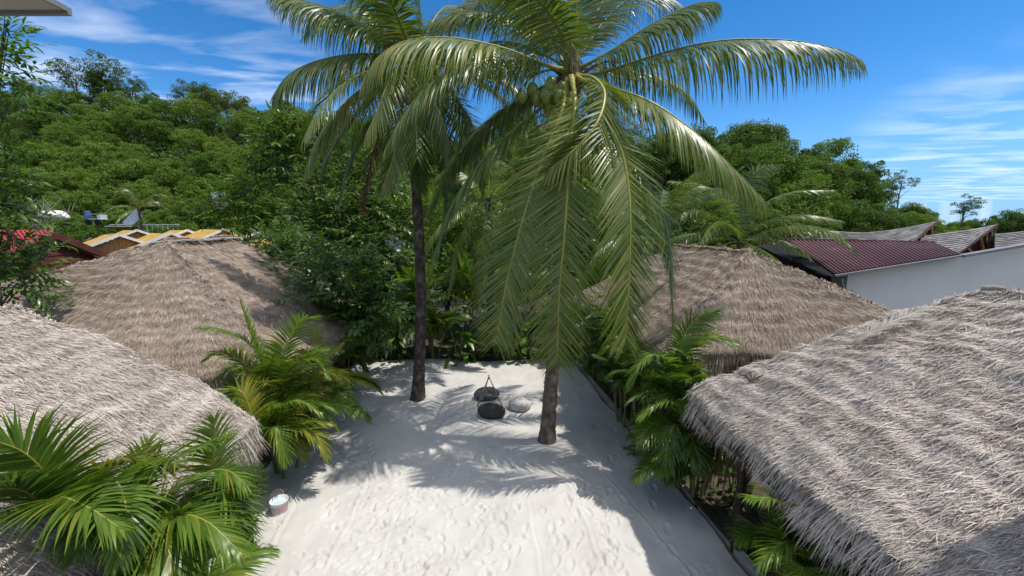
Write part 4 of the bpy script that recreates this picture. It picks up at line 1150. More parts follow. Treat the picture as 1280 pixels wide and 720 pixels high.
# back slope
Ab0, Ab1 = A0 + np.array([.8, 4, -1.4]), A1 + np.array([.8, 4, -1.2])
rb.add([A0, A1, Ab1, Ab0], [(0, 1, 2, 3)])
rb.build('roof', M['maroon_metal'], wl)
E1 = at(1290, 305, 19.0)
dn = np.array([0, 0, -.12])
wb = MB(); zb = -.1
W0, W1, W2 = at(1060, 343, 16.3), at(1200, 319, 15.64), at(1300, 304, 15.15)
for a, b in ((W0, W1), (W1, W2)):
    wb.add([(a[0], a[1], zb), (b[0], b[1], zb), b, a, (a[0] + .1, a[1] + .2, zb), (b[0] + .1, b[1] + .2, zb), b + np.array([.1, .2, 0]), a + np.array([.1, .2, 0])],
           [(0, 1, 2, 3), (7, 6, 5, 4), (3, 2, 6, 7), (0, 3, 7, 4), (1, 5, 6, 2)])
wb.add([(W0[0], W0[1], zb), W0, A0 + np.array([.3, 0, -.2]), (A0[0] + .3, A0[1], zb)], [(3, 2, 1, 0)])
wb.build('wall', M['white_wall'], wl)
fb = MB()
fb.beam(B0 + np.array([-.05, -.06, -.05]), B1 + np.array([0, -.06, -.05]), .12, .07); fb.beam(B1 + np.array([0, -.06, -.05]), at(1300, 303, 14.9), .3, .09)
fb.build('gutter', M['grey_trim'], wl)
pb = MB(); pb.tube([at(1052, 348, 15.95), at(1054, 362, 16), at(1056, 400, 16.1)], .05, 8); pb.build('downpipe', M['grey_trim'], wl, True)
cb = MB(); cb.tube(spline([at(1060, 362, 16.2), at(1100, 370, 16.6), at(1140, 374, 16.9)], 10)[0], .015, 5); cb.build('cable', M['grey_trim'], wl)
tm = MB(); n_ = 14                               # sagging black tarp on the gable end
T00, T10, T01, T11 = at(946, 308, 18.5), at(1040, 346, 15.95), at(952, 352, 18.6), at(1052, 376, 16.0)
rows = []
for i in range(n_):
    f = i / (n_ - 1)
    for k in range(n_):
        e = k / (n_ - 1)
        p = (T00 * (1 - e) + T10 * e) * (1 - f) + (T01 * (1 - e) + T11 * e) * f
        sag = math.sin(math.pi * e) * f
        rows.append(p + np.array([-.1, -.18 * math.sin(f * 5 + e * 4) * math.sin(math.pi * f) - .1, -.35 * sag + .06 * math.sin(e * 13)]))
i = np.arange(n_ - 1)[:, None]; j = np.arange(n_ - 1)[None]
q = np.stack([i * n_ + j, i * n_ + j + 1, (i + 1) * n_ + j + 1, (i + 1) * n_ + j], -1).reshape(-1, 4)
tm.add(rows, q); tm.add([A0, T00, T10, B0], [(0, 1, 2, 3)])
tm.build('tarp', M['black_tarp'], wl, True)


def swoop(label, pts_top, peak, low, gable_low, Yd, depth):
    """shingled roof whose ridge sweeps up to a peak over a boarded gable"""
    t = thing('shingled_building', label, 'building', at(peak[0], 320, Yd)[0:2].tolist() + [0], 'shingled roofs behind the maroon roof')
    tops = [at(px, py, Yd + depth * k / max(1, len(pts_top))) for k, (px, py) in enumerate(pts_top)] + [at(*peak, Yd - .2)]
    lows = [at(px, py, Yd - 2.0 - .2 * k) for k, (px, py) in enumerate(low)]
    C, _ = spline(tops, 40); D, _ = spline(lows, 40)
    mb = MB(); rowsn = 12
    g = np.random.default_rng(int(peak[0]))
    for r in range(rowsn):
        f0, f1 = r / rowsn, (r + 1.12) / rowsn
        k = 0
        while k < 39:
            k2 = min(39, k + int(g.integers(2, 4)))
            a, b = C[k] + (D[k] - C[k]) * f0, C[k2] + (D[k2] - C[k2]) * f0
            c, d = C[k2] + (D[k2] - C[k2]) * f1, C[k] + (D[k] - C[k]) * f1
            up = np.array([0, -.01, .02]); up2 = np.array([0, -.03, .07 + g.uniform(0, .02)])
            mb.add([a + up, b + up, c + up2, d + up2, c + up2 - np.array([0, 0, .05]), d + up2 - np.array([0, 0, .05])], [(0, 3, 2, 1), (3, 5, 4, 2)])
            k = k2
    mb.add(np.vstack([C - np.array([0, 0, .04]), D - np.array([0, 0, .04])]), [(i, i + 1, 41 + i, 40 + i) for i in range(39)])
    mb.add(np.vstack([C, C + np.array([0, 3, -3.5])]), [(i, i + 1, 41 + i, 40 + i) for i in range(39)])
    mb.build('roof', M['shingle'], t)
    pk, gl, gb = at(*peak, Yd - .2), at(*gable_low, Yd - 2.2), at(peak[0], gable_low[1] + 6, Yd - .4)
    gm = MB(); q = np.array([-.25, .25, -.1]); gm.add([pk + q, gl + q, gb + q], [(0, 1, 2)]); gm.add([pk + q, gb + q, (gb[0], gb[1], 0), (gl[0], gl[1], 0), gl + q], [(0, 1, 2, 3, 4)])
    gm.build('gable', M['brown_trim'], t)
    fm = MB(); fm.beam(pk + np.array([.03, -.03, .0]), gl + np.array([.03, -.03, .0]), .08, .13); fm.build('barge_board', M['brown_trim'], t)
    for f in (.22, .6):
        a = pk + (gl - pk) * f + q + np.array([.02, -.08, -.2]); b = gb + (gl - gb) * (f * .45) + q + np.array([.02, -.08, 0])
        sm = MB(); sm.beam(a, b, .12, .12); sm.build('strut', M['wood'], t)
    sm = MB(); sm.beam(pk + q + np.array([.12, -.1, -.1]), gb + q + np.array([.12, -.1, 0]), .2, .15); sm.build('corner_board', M['brown_trim'], t)


swoop('left shingled roof sweeping up to a boarded gable just behind the maroon roof', [(985, 284), (1030, 288), (1078, 291), (1125, 286)], (1170, 277), [(985, 310), (1030, 312), (1090, 312), (1138, 305)], (1138, 304), 26, -1)
swoop('middle shingled roof with the largest boarded gable beyond the gutter', [(1150, 296), (1185, 291), (1215, 287)], (1245, 281), [(1150, 322), (1172, 322), (1185, 321), (1197, 318)], (1197, 317), 25, -1)
swoop('right shingled roof cut by the picture edge', [(1243, 293), (1265, 291), (1290, 288)], (1330, 282), [(1243, 318), (1262, 316), (1280, 315), (1300, 314)], (1300, 313), 24.5, -1)


def bungalow(label, px, py, Yd, w, d, pitch, rz, seed):
    """yellow gable-roofed bungalow; (px,py) is where its front ridge end shows"""
    p = at(px, py, Yd); rh = w * .5 * math.tan(pitch)
    t = thing('bungalow', label, 'bungalow', (p[0], p[1], 0), 'yellow-roofed bungalows at the foot of the hill')
    c, s = math.cos(rz), math.sin(rz)
    def tr(x, y, z): return np.array([p[0] + x * c - y * s, p[1] + x * s + y * c, z])
    zr, ze = p[2], p[2] - rh
    rf = MB()
    for sg in (-1, 1):
        a, b = tr(0, -.3, zr), tr(0, d, zr); e0, e1 = tr(sg * (w / 2 + .3), -.3, ze - .12), tr(sg * (w / 2 + .3), d, ze - .12)
        dz = np.array([0, 0, -.1])
        rf.add([a, b, e1, e0, a + dz, b + dz, e1 + dz, e0 + dz], [(0, 1, 2, 3), (7, 6, 5, 4), (0, 3, 7, 4), (2, 1, 5, 6), (3, 2, 6, 7)])
    rf.build('roof', M['yellow_roof'], t)
    bb = MB()
    for sg in (-1, 1):
        bb.beam(tr(0, -.36, zr + .02), tr(sg * (w / 2 + .3), -.36, ze - .1), .06, .2)
    bb.build('barge_board', M['white_paint'], t)
    wm = MB(); n = 14
    for i in range(n):
        x0, x1 = -w / 2 + i * w / n, -w / 2 + (i + .94) * w / n; xm = (x0 + x1) / 2
        zt = ze + rh * (1 - abs(xm) / (w / 2)) - .12
        wm.add([tr(x0, 0, 0), tr(x1, 0, 0), tr(x1, 0, zt), tr(x0, 0, zt), tr(x0, .06, 0), tr(x1, .06, 0), tr(x1, .06, zt), tr(x0, .06, zt)],
               [(0, 1, 2, 3), (0, 3, 7, 4), (1, 5, 6, 2), (3, 2, 6, 7)])
    for sg in (-1, 1):
        wm.add([tr(sg * w / 2, 0.05, 0), tr(sg * w / 2, d - .3, 0), tr(sg * w / 2, d - .3, ze - .1), tr(sg * w / 2, .05, ze - .1)], [(0, 1, 2, 3)])
    wm.build('wall', M['wood'], t)


bungalow('yellow-roofed bungalow with its orange board gable showing above the thatch, nearest the maroon house', 148, 294, 33, 4.4, 4.2, R(25), .95, 1)
bungalow('yellow-roofed bungalow behind the gable of the nearest one', 170, 288, 40, 4.4, 4.2, R(25), .95, 2)
bungalow('yellow-roofed bungalow with a white board edge, left of the thatched peak', 212, 292, 34.5, 4.4, 4.6, R(25), .95, 3)
bungalow('yellow-roofed bungalow right above the thatched peak, below the metal rack', 232, 288, 39, 4.4, 4, R(25), .95, 4)
bungalow('yellow-roofed bungalow right of the thatched peak', 278, 287, 37, 5.0, 5, R(25), .95, 5)
bungalow('yellow-roofed bungalow half hidden by the lighter leafy tree', 318, 291, 35, 5.0, 5, R(25), .9, 6)
bungalow('yellow-roofed bungalow glimpsed through the dark broadleaf tree', 360, 300, 30, 4.4, 5, R(25), .9, 7)

# maroon house
mh = thing('maroon_house', 'maroon boarded house with a dark roof edge behind the left thatched roof', 'house', (-16, 16, 0))
pk, eb, ef = at(68, 294, 15.0), at(140, 323, 17.6), at(8, 326, 12.8)
wm = MB(); nb = 16
zlo = min(eb[2], ef[2])
def gable_at(z):
    """the two ends of the gable wall at height z"""
    kb_ = np.clip((z - eb[2]) / (pk[2] - eb[2]), 0, 1); kf_ = np.clip((z - ef[2]) / (pk[2] - ef[2]), 0, 1)
    a, b = ef + (pk - ef) * kf_, eb + (pk - eb) * kb_
    return np.array([a[0], a[1], z]), np.array([b[0], b[1], z])
off = np.array([-.25, .02, -.12])
for i in range(nb):
    z0, z1 = -.1 + i * (pk[2] + .1) / nb, -.1 + (i + 1) * (pk[2] + .1) / nb - .02
    a0, b0 = gable_at(z0); a1, b1 = gable_at(z1)
    o_ = np.array([.035, -.02, 0])
    wm.add([a0 + off + o_, b0 + off + o_, b1 + off, a1 + off, a0 + off, b0 + off], [(0, 1, 2, 3), (4, 5, 1, 0)])
wm.build('wall', M['maroon_wood'], mh)
for e in (eb, ef):
    bm_ = MB(); bm_.beam(pk, e, .10, .24); bm_.build('barge_board', M['brown_trim'], mh)
rm = MB(); lx = np.array([-7.0, 1.0, 0])
rm.add([pk + np.array([0, 0, .12]), eb + np.array([0, 0, .12]), eb + lx, pk + lx], [(0, 1, 2, 3)])
for r in range(14):                              # courses of red tiles on the slope that faces the yard
    f0, f1 = r / 14, (r + 1.15) / 14
    for c_ in range(36):
        e0, e1 = c_ / 36, (c_ + .95) / 36
        P = lambda f, e, h: pk + (ef - pk) * f + lx * e + np.array([0, 0, .13 + h])
        em = (e0 + e1) / 2
        rm.add([P(f0, e0, 0), P(f0, em, .05), P(f0, e1, 0), P(f1, e1, .03), P(f1, em, .10), P(f1, e0, .03)], [(0, 1, 4, 5), (1, 2, 3, 4)], 1)
rm.build('roof', [M['brown_trim'], M['red_tile']], mh)

# sheds glimpsed through the trees
def shed(label, corners, mat, zdrop=2.4, cat='shed'):
    c = sum(corners) / 4
    t = thing('shed', label, cat, (c[0], c[1], 0))
    mb = MB(); a, b, d, e = corners
    n = 40; u = np.linspace(0, 1, n); h = .02 * np.where(np.arange(n) % 4 < 2, 1, -1)
    top = a + (b - a) * u[:, None]; bot = e + (d - e) * u[:, None]
    V = np.vstack([top, bot]); V[:, 2] += np.r_[h, h]
    mb.add(V, [(i, i + 1, n + i + 1, n + i) for i in range(n - 1)])
    V2 = V - np.array([0, 0, .07]); mb.add(V2, [(n + i, n + i + 1, i + 1, i) for i in range(n - 1)])
    mb.add([top[0], bot[0], bot[0] - np.array([0, 0, .12]), top[0] - np.array([0, 0, .12])], [(0, 1, 2, 3)]); mb.add([bot[0], bot[-1], bot[-1] - np.array([0, 0, .14]), bot[0] - np.array([0, 0, .14])], [(0, 1, 2, 3)])
    mb.build('roof', mat, t)
    wb = MB()
    cs = [q * .9 + c * .1 for q in corners]
    for i in range(4):
        p, q = cs[i], cs[(i + 1) % 4]
        zb_ = min(float(hill(c[0], c[1])), c[2] - 1.6) if c[2] < 6 else c[2] - 1.6
        wb.add([(p[0], p[1], zb_), (q[0], q[1], zb_), q - np.array([0, 0, .12]), p - np.array([0, 0, .12])], [(0, 1, 2, 3)])
    wb.build('wall', M['grey_wood'], t)


shed('white corrugated shed roof between the broadleaf tree and the left trunk', [at(480, 290, 19), at(507, 303, 18.4), at(500, 316, 17.6), at(468, 298, 18.2)], M['white_metal'])
shed('small red roof glimpsed through the leaves left of the left trunk', [at(450, 258, 26), at(470, 258, 26), at(474, 264, 25), at(446, 265, 25)], M['red_tile'])
shed('small blue-grey roof half buried in trees on the hillside', [at(264, 240, 50), at(286, 240, 50), at(290, 247, 48.5), at(262, 248, 48.5)], M['panel'])

# ------------------------------------------------------------------ clutter at the foot of the hill
def yard_z(p): return float(hill(p[0], p[1]))
g = np.random.default_rng(12)
p = at(200, 282, 46)
t = thing('metal_rack', 'white ladder-like metal rack standing beyond the yellow roofs', 'rack', (p[0], p[1], 0))
rk = MB()
for zz in (3.6, 4.9): rk.beam((p[0] - 2.1, p[1], zz + .3), (p[0] + 2.1, p[1], zz + .3), .1, .1)
for k in range(8): rk.beam((p[0] - 2 + k * .57, p[1], 3.9), (p[0] - 2 + k * .57, p[1], 5.2), .08, .08)
rk.build('rail', M['white_metal'], t)
for k in (-1, 1):
    lg = MB(); lg.beam((p[0] + k * 2, p[1], -.2), (p[0] + k * 2, p[1], 3.88), .1, .1); lg.build('leg', M['white_metal'], t)
def prop_on_platform(name, label, cat, px, py, Yd, fn):
    p = at(px, py, Yd); t = thing(name, label, cat, (p[0], p[1], p[2])); fn(t, p); return t
# raised earth bank that carries the clutter
bx = np.linspace(-52, -26, 30); by = np.linspace(43.5, 52, 14); BX, BY = np.meshgrid(bx, by)
BZ = -.2 + 4.2 * np.clip((BY - 43.5) / 2.5, 0, 1) + .25 * np.sin(BX * .9) * np.cos(BY * 1.3)
M['earth'] = noise_mat('earth', [(0, (.10, .08, .055)), (1, (.26, .21, .16))], 1, .95, .5)
grid_mesh('earth_bank', BX, BY, BZ, M['earth'])
def f_barrel(t, p):
    mb = MB(); mb.tube([p + np.array([0, 0, z]) for z in (-.6, -.55, -.2, 0, .2, .55, .6)], [.27, .3, .3, .32, .3, .3, .27], 16); mb.build('body', M['blue'], t, True)
    mb = MB(); mb.tube([p + np.array([0, 0, .6]), p + np.array([0, 0, .66])], .2, 14); mb.build('lid', M['grey_trim'], t)
prop_on_platform('barrel', 'blue plastic barrel in the clutter below the hill', 'barrel', 110, 271, 47, f_barrel)
def f_panel(t, p):
    mb = MB(); mb.beam(p + np.array([-.7, 0, -.7]), p + np.array([.6, .4, .7]), 1.1, .06, up=(0, -1, .2)); mb.build('panel', M['panel'], t)
    mb = MB(); mb.beam(p + np.array([.3, .5, -1]), p + np.array([.3, .3, .2]), .08, .08); mb.build('prop', M['grey_trim'], t)
prop_on_platform('leaning_panel', 'glassy grey panel leaning in the clutter below the hill', 'panel', 164, 274, 46.5, f_panel)
def f_cart(t, p):
    mb = MB(); mb.box(p + np.array([0, 0, .1]), (1.5, .9, .1)); mb.box(p + np.array([.55, 0, .35]), (.35, .8, .5)); mb.build('body', M['white_metal'], t)
    mb = MB(); mb.tube([p + np.array([x, -.5, z]) for x, z in ((-.75, .1), (-.7, .5), (.1, .65), (.6, .6))], .05, 6); mb.build('frame', M['grey_trim'], t)
    for k in (-.5, .5):
        mb = MB(); mb.tube([p + np.array([k, -.6, -.25]), p + np.array([k, -.45, -.25])], .32, 14); mb.build('wheel', M['black_tarp'], t)
prop_on_platform('cart', 'pale flatbed cart beside the blue barrel', 'cart', 122, 275, 46.5, f_cart)
def f_tarp(t, p):
    mb = MB(); blob(mb, p, (1.4, .9, .5), 18, 10, jitter=.25, seed=3); mb.build('cover', M['white_paint'], t, True)
prop_on_platform('covered_pile', 'pile under a white cover at the left foot of the hill', 'covered pile', 68, 270, 44, f_tarp)
def f_planks(t, p):
    for k in range(6):
        mb = MB(); mb.beam(p + np.array([-1.2 + .1 * k, .2 * k, .1 * (k % 3)]), p + np.array([1.3 - .15 * k, .2 * k + .2, .12 * (k % 3)]), .25, .06); mb.build('plank', M['grey_wood' if k % 2 else 'white_paint'], t)
prop_on_platform('plank_pile', 'loose pile of pale planks just above the yellow roofs', 'planks', 146, 283, 45.2, f_planks)

# ------------------------------------------------------------------ things on the sand
def bean(d): return 1 + .10 * d[:, 0] - .05 * np.cos(2 * np.arctan2(d[:, 1], d[:, 0]))
p = on(612, 520, 0)
mb = MB(); blob(mb, (0, 0, .15), (.41, .25, .19), 32, 18, squash=bean, jitter=.03, seed=1)
o = mb.build('stone', M['stone_dark'], None, True); o.location = (p[0], p[1], .0); o.rotation_euler = (0, 0, -.25)
tag(o, 'smooth charcoal black stone, nearest of the three on the sand', 'stone', 'smooth stones on the sand')
p = on(608, 499, 0)
mb = MB(); blob(mb, (0, 0, .16), (.38, .28, .21), 32, 18, squash=lambda d: 1 + .06 * d[:, 0], jitter=.05, seed=2)
o = mb.build('stone', M['stone_grey'], None, True); o.location = (p[0] - .02, p[1], .0); o.rotation_euler = (0, 0, .35)
tag(o, 'mottled dark grey stone behind the stick tripod', 'stone', 'smooth stones on the sand')
p = on(651, 511, 0)
mb = MB(); blob(mb, (0, 0, .13), (.25, .24, .2), 30, 18, jitter=.06, seed=6)
blob(mb, (-.03, .05, .10), (.31, .27, .17), 30, 14, jitter=.05, seed=8)
o = mb.build('stone', M['stone_white'], None, True); o.location = (p[0], p[1], 0.0)
tag(o, 'pale sand-crusted round stone to the right of the tripod', 'stone', 'smooth stones on the sand')

apex = at(611, 471, 11.15)
t = thing('stick_tripod', 'small tripod of thin sticks standing over the dark stones', 'tripod', (apex[0], apex[1], 0))
feet = [on(596, 509, 0), on(630, 511, 0), on(603, 499, 0), on(624, 502, 0)]
for k, f in enumerate(feet):
    f = f.copy(); f[2] = -.03
    mb = MB(); mid = (f + apex) / 2 + g.normal(0, .015, 3); mb.tube([f, mid, apex + (apex - f) * .05], [.017, .015, .010], 7)
    mb.build('stick', M['stick'], t, True)
for (i, j, fr) in ((0, 1, .45), (1, 3, .4), (2, 0, .5)):
    a, b = feet[i].copy(), feet[j].copy(); a[2] = b[2] = 0
    mb = MB(); mb.tube([a * (1 - fr) + apex * fr, b * (1 - fr * .8) + apex * fr * .8], .009, 6); mb.build('cross_stick', M['stick'], t)
mb = MB()
for k in range(5):
    an = np.linspace(0, 2 * np.pi, 10); mb.tube(np.c_[apex[0] + .022 * np.cos(an), apex[1] + .022 * np.sin(an), np.full(10, apex[2] - .03 - .008 * k)], .006, 5, cap=False)
mb.build('binding', M['husk'], t)

# bucket with printed band, handle, water, clear lid leaning behind, stick
bp = on(350, 641, 0); bp[2] = 0; S = 1.0
t = thing('bucket', 'small white plastic bucket with a pink and blue printed band, standing on the sand', 'bucket', bp)
def lathe(mb, prof, c, k=28, mat=0):
    an = np.linspace(0, 2 * np.pi, k, endpoint=False); V = []
    for r, z in prof: V.append(np.c_[c[0] + r * np.cos(an), c[1] + r * np.sin(an), np.full(k, c[2] + z)])
    n = len(prof); i = np.arange(n - 1)[:, None]; j = np.arange(k)[None]
    q = np.stack([i * k + j, i * k + (j + 1) % k, (i + 1) * k + (j + 1) % k, (i + 1) * k + j], -1).reshape(-1, 4)
    mb.add(np.concatenate(V), q, mat)
mb = MB(); lathe(mb, [(.0, .0), (.115, .0), (.12, .01), (.142, .235), (.150, .237), (.152, .252), (.146, .256), (.137, .25), (.112, .02), (0, .02)], bp); mb.build('shell', M['plastic'], t, True)
mb = MB()
for k in range(28):                              # printed band: pink to the right, blue-grey to the left, white gaps
    a0, a1 = 2 * math.pi * k / 28, 2 * math.pi * (k + 1) / 28
    am = (math.degrees(a0) + 90) % 360
    mt = 0 if 10 < am < 95 else 1
    z0, z1 = (.055, .175) if k % 3 else (.09, .17)
    V = [(bp[0] + (.1225 + .095 * z) * math.cos(a), bp[1] + (.1225 + .095 * z) * math.sin(a), z) for z, a in ((z0, a0), (z0, a1), (z1, a1), (z1, a0))]
    mb.add(V, [(0, 1, 2, 3)], mt)
mb.build('printed_band', [M['pink'], M['blue_print']], t)
mb = MB(); an = np.linspace(0, 2 * np.pi, 28, endpoint=False); mb.add(np.c_[bp[0] + .131 * np.cos(an), bp[1] + .131 * np.sin(an), np.full(28, .19)], [tuple(range(28))]); mb.build('water', M['bucket_water'], t)
mb = MB(); an = np.linspace(0, np.pi, 14); mb.tube(np.c_[bp[0] + .15 * np.cos(an), bp[1] + .15 * np.sin(an) * .9, .235 - .06 * np.sin(an)], .004, 5); mb.build('handle', M['white_metal'], t)
lc = on(337, 630, .1)
mb = MB(); lathe(mb, [(0, .0), (.15, .0), (.155, .004), (.155, .014), (.148, .016), (.14, .008), (0, .008)], (0, 0, 0))
lid = mb.build('clear_plastic_cover', M['clear'], None, True); lid.location = (bp[0] - .16, bp[1] + .21, .14); lid.rotation_euler = (R(55), R(-25), 0)
tag(lid, 'clear round plastic lid leaning behind the white bucket', 'cover')
mb = MB(); a, b = on(358, 627.5, .02), on(380, 628, .02); mb.tube([a, (a + b) / 2 + np.array([0, .01, 0]), b], [.013, .014, .012], 8)
tag(mb.build('wooden_stick', M['stick'], None, True, origin=(a + b) / 2), 'short brown stick lying on the sand right of the bucket', 'stick')

# slatted wooden step and hanging strips under the right eave
c = on(908, 651, .05)
t = thing('wooden_step', 'dark slatted wooden step at the right edge of the sand', 'step', (c[0], c[1], -.1))
ax = np.array([-.126, .992, 0]); ac = np.array([.992, .126, 0])
for k in range(6):
    mb = MB(); q = c + ac * (k - 2.5) * .085; mb.beam(q - ax * .62, q + ax * .62, .068, .035); mb.build('slat', M['darkwood'], t)
for k in (-1, 1):
    mb = MB(); q = c + ax * k * .5 + np.array([0, 0, -.075]); mb.beam(q - ac * .25, q + ac * .25, .06, .11); mb.build('bearer', M['darkwood'], t)
g = np.random.default_rng(17)
t = thing('strip_screen', 'screen of dark dry leaf strips hanging under the right eave', 'screen', (3.75, 6.9, 0))
mb = MB(); mb.beam((3.55, 7.3, 1.95), (3.85, 6.2, 1.95), .05, .05); mb.build('rail', M['darkwood'], t)
mb = MB()
for k in range(46):
    f = g.random(); a = np.array([3.55 + .3 * f, 7.3 - 1.1 * f, 1.93]); b = a + np.array([g.normal(0, .08), g.normal(0, .08), -g.uniform(1.1, 1.8)])
    mb.tube([a, (a + b) / 2 + g.normal(0, .04, 3), b], [.018, .022, .006], 4, flat=.3)
mb.build('strips', M['husk'], t)

# litter on the roofs
def on_big_roof(px, py, lift=.06):
    """where a line of sight meets the courtyard slope of the near right roof"""
    ea, eb, ra, rb = [np.array(q) for q in ((2.93, 6.5, 2.3), (3.36, -2.5, 2.35), (5.75, 5.05, 4.2), (6.6, -1.0, 4.2))]
    du = unit(eb - ea); n2 = np.array([-du[1], du[0]]); n2 = n2 * np.sign((ra - ea)[:2] @ n2)
    r = ray(px, py); dist = (ra - ea)[:2] @ n2
    for t in np.linspace(1.5, 12, 2000):
        p = np.array([0, 0, CAMZ]) + r * t
        v = np.clip((p - ea)[:2] @ n2 / dist, 0, 1)
        if p[2] < 2.32 + 1.88 * v + .13 * math.sin(math.pi * v ** .8) + lift: return p
    return p
pts = [on_big_roof(1062, 430, .12), on_big_roof(1090, 414, .16), on_big_roof(1120, 399, .16), on_big_roof(1160, 383, .14)]
f = frond('fallen_frond', pts, .34, .02, 40, .2, leaf_mat('dry_frond', [(0, (.42, .37, .31)), (.5, (.54, .49, .43)), (1, (.64, .60, .53))], .7, .1, .2, (1, 1, .9)), M['stick'], None, .25, 0, .014, .004, start=.1, seed=5, a0=50, a1=25)
tag(f, 'pale dry palm frond lying on the big thatched roof', 'palm frond')
mb = MB(); a = on_big_roof(940, 478, .05)
for (dx, dy, dz) in ((.28, -.18, .03), (.16, .12, .06), (-.1, .16, .05), (.22, -.02, .10), (.05, .2, .1)):
    mb.tube([a, a + np.array([dx, dy, dz]) * .5 + np.array([0, 0, .05]), a + np.array([dx, dy, dz])], [.014, .011, .005], 5)
tag(mb.build('twig', M['darkwood'], None, True, origin=a), 'small forked dark twig lying on the big thatched roof', 'twig')
a, b = at(1226, 360, 5.05), at(1258, 362, 4.9)
mb = MB(); mb.tube([a, (a + b) / 2 + np.array([0, 0, .01]), b], [.03, .035, .028], 8)
tag(mb.build('log', M['grey_wood'], None, True, origin=a), 'short grey log lying along the ridge of the big thatched roof', 'log')

# ------------------------------------------------------------------ the building the picture is taken from
t = thing('balcony_awning', 'corner of a beige awning with grey edge jutting in at the top left', 'awning', (-6, 1, 6.5))
mb = MB(); mb.box((-3.17 - 2.5, 3.2 - 2.6, 6.53), (5, 5.2, .03)); mb.build('canopy', M['awning'], t)
mb = MB(); mb.box((-3.17 - 2.5, 3.2 + .02, 6.515), (5.04, .03, .05)); mb.box((-3.155, 3.2 - 2.6, 6.525), (.02, 5.2, .035)); mb.build('edge_trim', M['grey_trim'], t)
t = thing('balcony_building', 'upper roof of the viewpoint house shading the near end of the big thatched roof', 'building', (8, -1, 0))
mb = MB(); mb.box((9.0, .1, 8.0), (9.4, 4.9, .18)); mb.build('roof', M['awning'], t)
mb = MB(); mb.box((9.0, -3.4, 3.9), (9.0, .3, 8.0)); mb.build('wall', M['white_wall'], t)
for x in (10.2, 13.2):
    mb = MB(); mb.tube([(x, 1.9, -.1), (x, 1.9, 7.92)], .12, 12); mb.build('post', M['darkwood'], t, True)

# ------------------------------------------------------------------ camera, light, sky
cam = bpy.data.cameras.new('camera'); co = bpy.data.objects.new('camera', cam); COL.objects.link(co)
co.location = (0, 0, CAMZ); co.rotation_euler = (math.pi / 2 - PITCH, 0, 0)
cam.sensor_width = 36; cam.lens = FOC / 1280 * 36; cam.clip_start = .05; cam.clip_end = 4000
scene.camera = co

tosun = Vector((.40, -.05, 1.0)).normalized()
sl = bpy.data.lights.new('sun', 'SUN'); so = bpy.data.objects.new('sun', sl); COL.objects.link(so)
sl.energy = 3.7; sl.angle = R(.53); sl.color = (1.0, .945, .865)
so.rotation_euler = tosun.to_track_quat('Z', 'Y').to_euler()
so.location = (20, -5, 60)

w = bpy.data.worlds.new('World'); scene.world = w; w.use_nodes = True
nt = w.node_tree; nt.nodes.clear()
out = nt.nodes.new('ShaderNodeOutputWorld'); bg = nt.nodes.new('ShaderNodeBackground'); bg.inputs[1].default_value = .15
sky = nt.nodes.new('ShaderNodeTexSky'); sky.sky_type = 'NISHITA'; sky.sun_disc = False
sky.sun_elevation = math.asin(tosun.z); sky.sun_rotation = math.atan2(tosun.x, tosun.y)
sky.air_density = .75; sky.dust_density = 0.0; sky.ozone_density = 3.0; sky.altitude = 0
tc = nt.nodes.new('ShaderNodeTexCoord')
def mathn(op, a, b=None, c=None):
    n = nt.nodes.new('ShaderNodeMath'); n.operation = op
    for k, v in enumerate((a, b, c)):
        if v is None: continue
        if isinstance(v, (int, float)): n.inputs[k].default_value = v
        else: nt.links.new(v, n.inputs[k])
    return n.outputs[0]
sep = nt.nodes.new('ShaderNodeSeparateXYZ'); nt.links.new(tc.outputs['Generated'], sep.inputs[0])
zz = mathn('MAXIMUM', sep.outputs[2], .04)
cx, cy = mathn('DIVIDE', sep.outputs[0], zz), mathn('DIVIDE', sep.outputs[1], zz)
cmb = nt.nodes.new('ShaderNodeCombineXYZ'); nt.links.new(cx, cmb.inputs[0]); nt.links.new(cy, cmb.inputs[1])
mp = nt.nodes.new('ShaderNodeMapping'); mp.inputs['Scale'].default_value = (.55, 1.1, 1); mp.inputs['Rotation'].default_value = (0, 0, R(20)); nt.links.new(cmb.outputs[0], mp.inputs[0])
nz = nt.nodes.new('ShaderNodeTexNoise'); nz.inputs['Scale'].default_value = 1.5; nz.inputs['Detail'].default_value = 9; nz.inputs['Roughness'].default_value = .52; nz.inputs['Distortion'].default_value = .4
nt.links.new(mp.outputs[0], nz.inputs['Vector'])
def lobe(px, py, lo, hi):
    d = ray(px, py); d = d / np.linalg.norm(d)
    vm = nt.nodes.new('ShaderNodeVectorMath'); vm.operation = 'DOT_PRODUCT'; nt.links.new(tc.outputs['Generated'], vm.inputs[0]); vm.inputs[1].default_value = tuple(d)
    mr = nt.nodes.new('ShaderNodeMapRange'); mr.interpolation_type = 'SMOOTHSTEP'; mr.inputs[1].default_value = lo; mr.inputs[2].default_value = hi
    nt.links.new(vm.outputs['Value'], mr.inputs[0]); return mr.outputs[0]
lo = mathn('MAXIMUM', mathn('MAXIMUM', lobe(110, 55, .975, 1.003), lobe(300, 88, .978, 1.003)), mathn('MULTIPLY', lobe(1240, 218, .975, 1.002), .7))
lo = mathn('MAXIMUM', lo, lobe(200, 8, .985, 1.001))
mr = nt.nodes.new('ShaderNodeMapRange'); mr.inputs[1].default_value = .44; mr.inputs[2].default_value = .90; nt.links.new(nz.outputs['Fac'], mr.inputs[0])
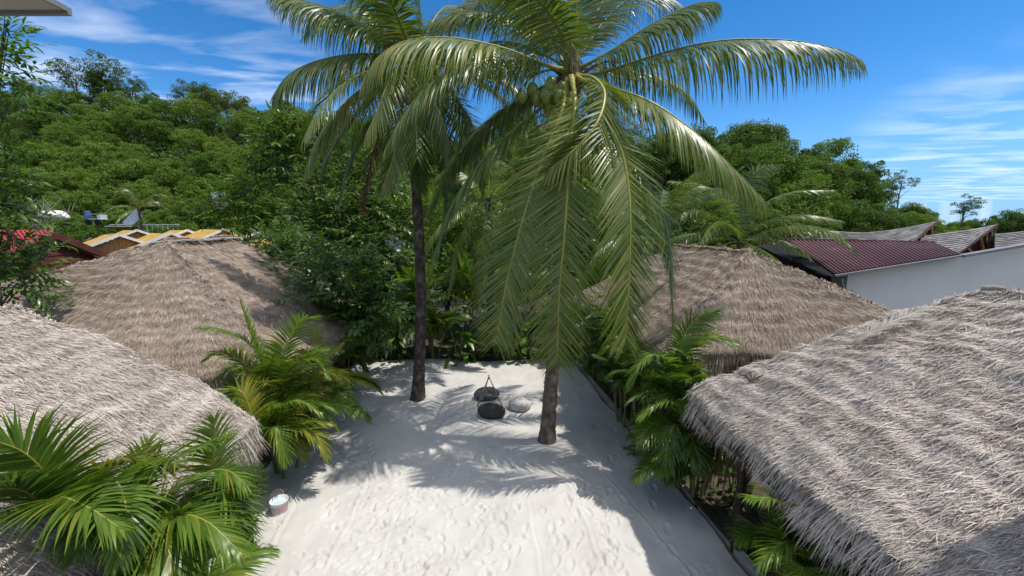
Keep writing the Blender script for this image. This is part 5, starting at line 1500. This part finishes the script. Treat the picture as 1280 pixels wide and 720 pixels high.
# unseen broken cloud overhead and behind the viewpoint, added as neutral fill light
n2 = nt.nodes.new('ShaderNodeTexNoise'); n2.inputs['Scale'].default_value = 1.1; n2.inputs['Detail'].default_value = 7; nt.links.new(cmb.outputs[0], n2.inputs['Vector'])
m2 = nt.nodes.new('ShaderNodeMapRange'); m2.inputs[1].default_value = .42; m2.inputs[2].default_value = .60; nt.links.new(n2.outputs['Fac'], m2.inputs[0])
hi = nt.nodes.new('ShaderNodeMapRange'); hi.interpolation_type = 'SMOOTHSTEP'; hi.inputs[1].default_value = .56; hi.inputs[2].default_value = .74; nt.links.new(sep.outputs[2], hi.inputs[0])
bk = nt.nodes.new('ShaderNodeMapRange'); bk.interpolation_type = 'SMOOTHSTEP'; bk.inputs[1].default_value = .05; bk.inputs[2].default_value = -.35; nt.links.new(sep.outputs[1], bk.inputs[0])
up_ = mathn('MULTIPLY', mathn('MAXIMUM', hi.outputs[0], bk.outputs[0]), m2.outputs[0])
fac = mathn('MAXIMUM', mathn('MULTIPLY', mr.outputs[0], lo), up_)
hsv = nt.nodes.new('ShaderNodeHueSaturation'); hsv.inputs['Saturation'].default_value = 1.32; hsv.inputs['Value'].default_value = 1.0; nt.links.new(sky.outputs[0], hsv.inputs['Color'])
hz = nt.nodes.new('ShaderNodeMapRange'); hz.interpolation_type = 'SMOOTHSTEP'; hz.inputs[1].default_value = .26; hz.inputs[2].default_value = .0; hz.inputs[4].default_value = .85; nt.links.new(sep.outputs[2], hz.inputs[0])
hm = nt.nodes.new('ShaderNodeMix'); hm.data_type = 'RGBA'; nt.links.new(hz.outputs[0], hm.inputs[0]); nt.links.new(hsv.outputs[0], hm.inputs[6]); hm.inputs[7].default_value = (1.15, 2.85, 5.0, 1)
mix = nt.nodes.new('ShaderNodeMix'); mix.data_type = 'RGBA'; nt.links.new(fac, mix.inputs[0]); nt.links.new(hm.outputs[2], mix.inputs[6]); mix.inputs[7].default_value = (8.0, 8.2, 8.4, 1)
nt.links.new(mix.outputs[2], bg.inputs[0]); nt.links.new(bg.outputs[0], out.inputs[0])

vs = scene.view_settings
vs.view_transform = 'Standard'; vs.look = 'None'; vs.gamma = 1.0; vs.exposure = 0.3; vs.use_curve_mapping = False
scene.cycles.max_bounces = 6; scene.cycles.transparent_max_bounces = 8
scene.cycles.use_denoising = True
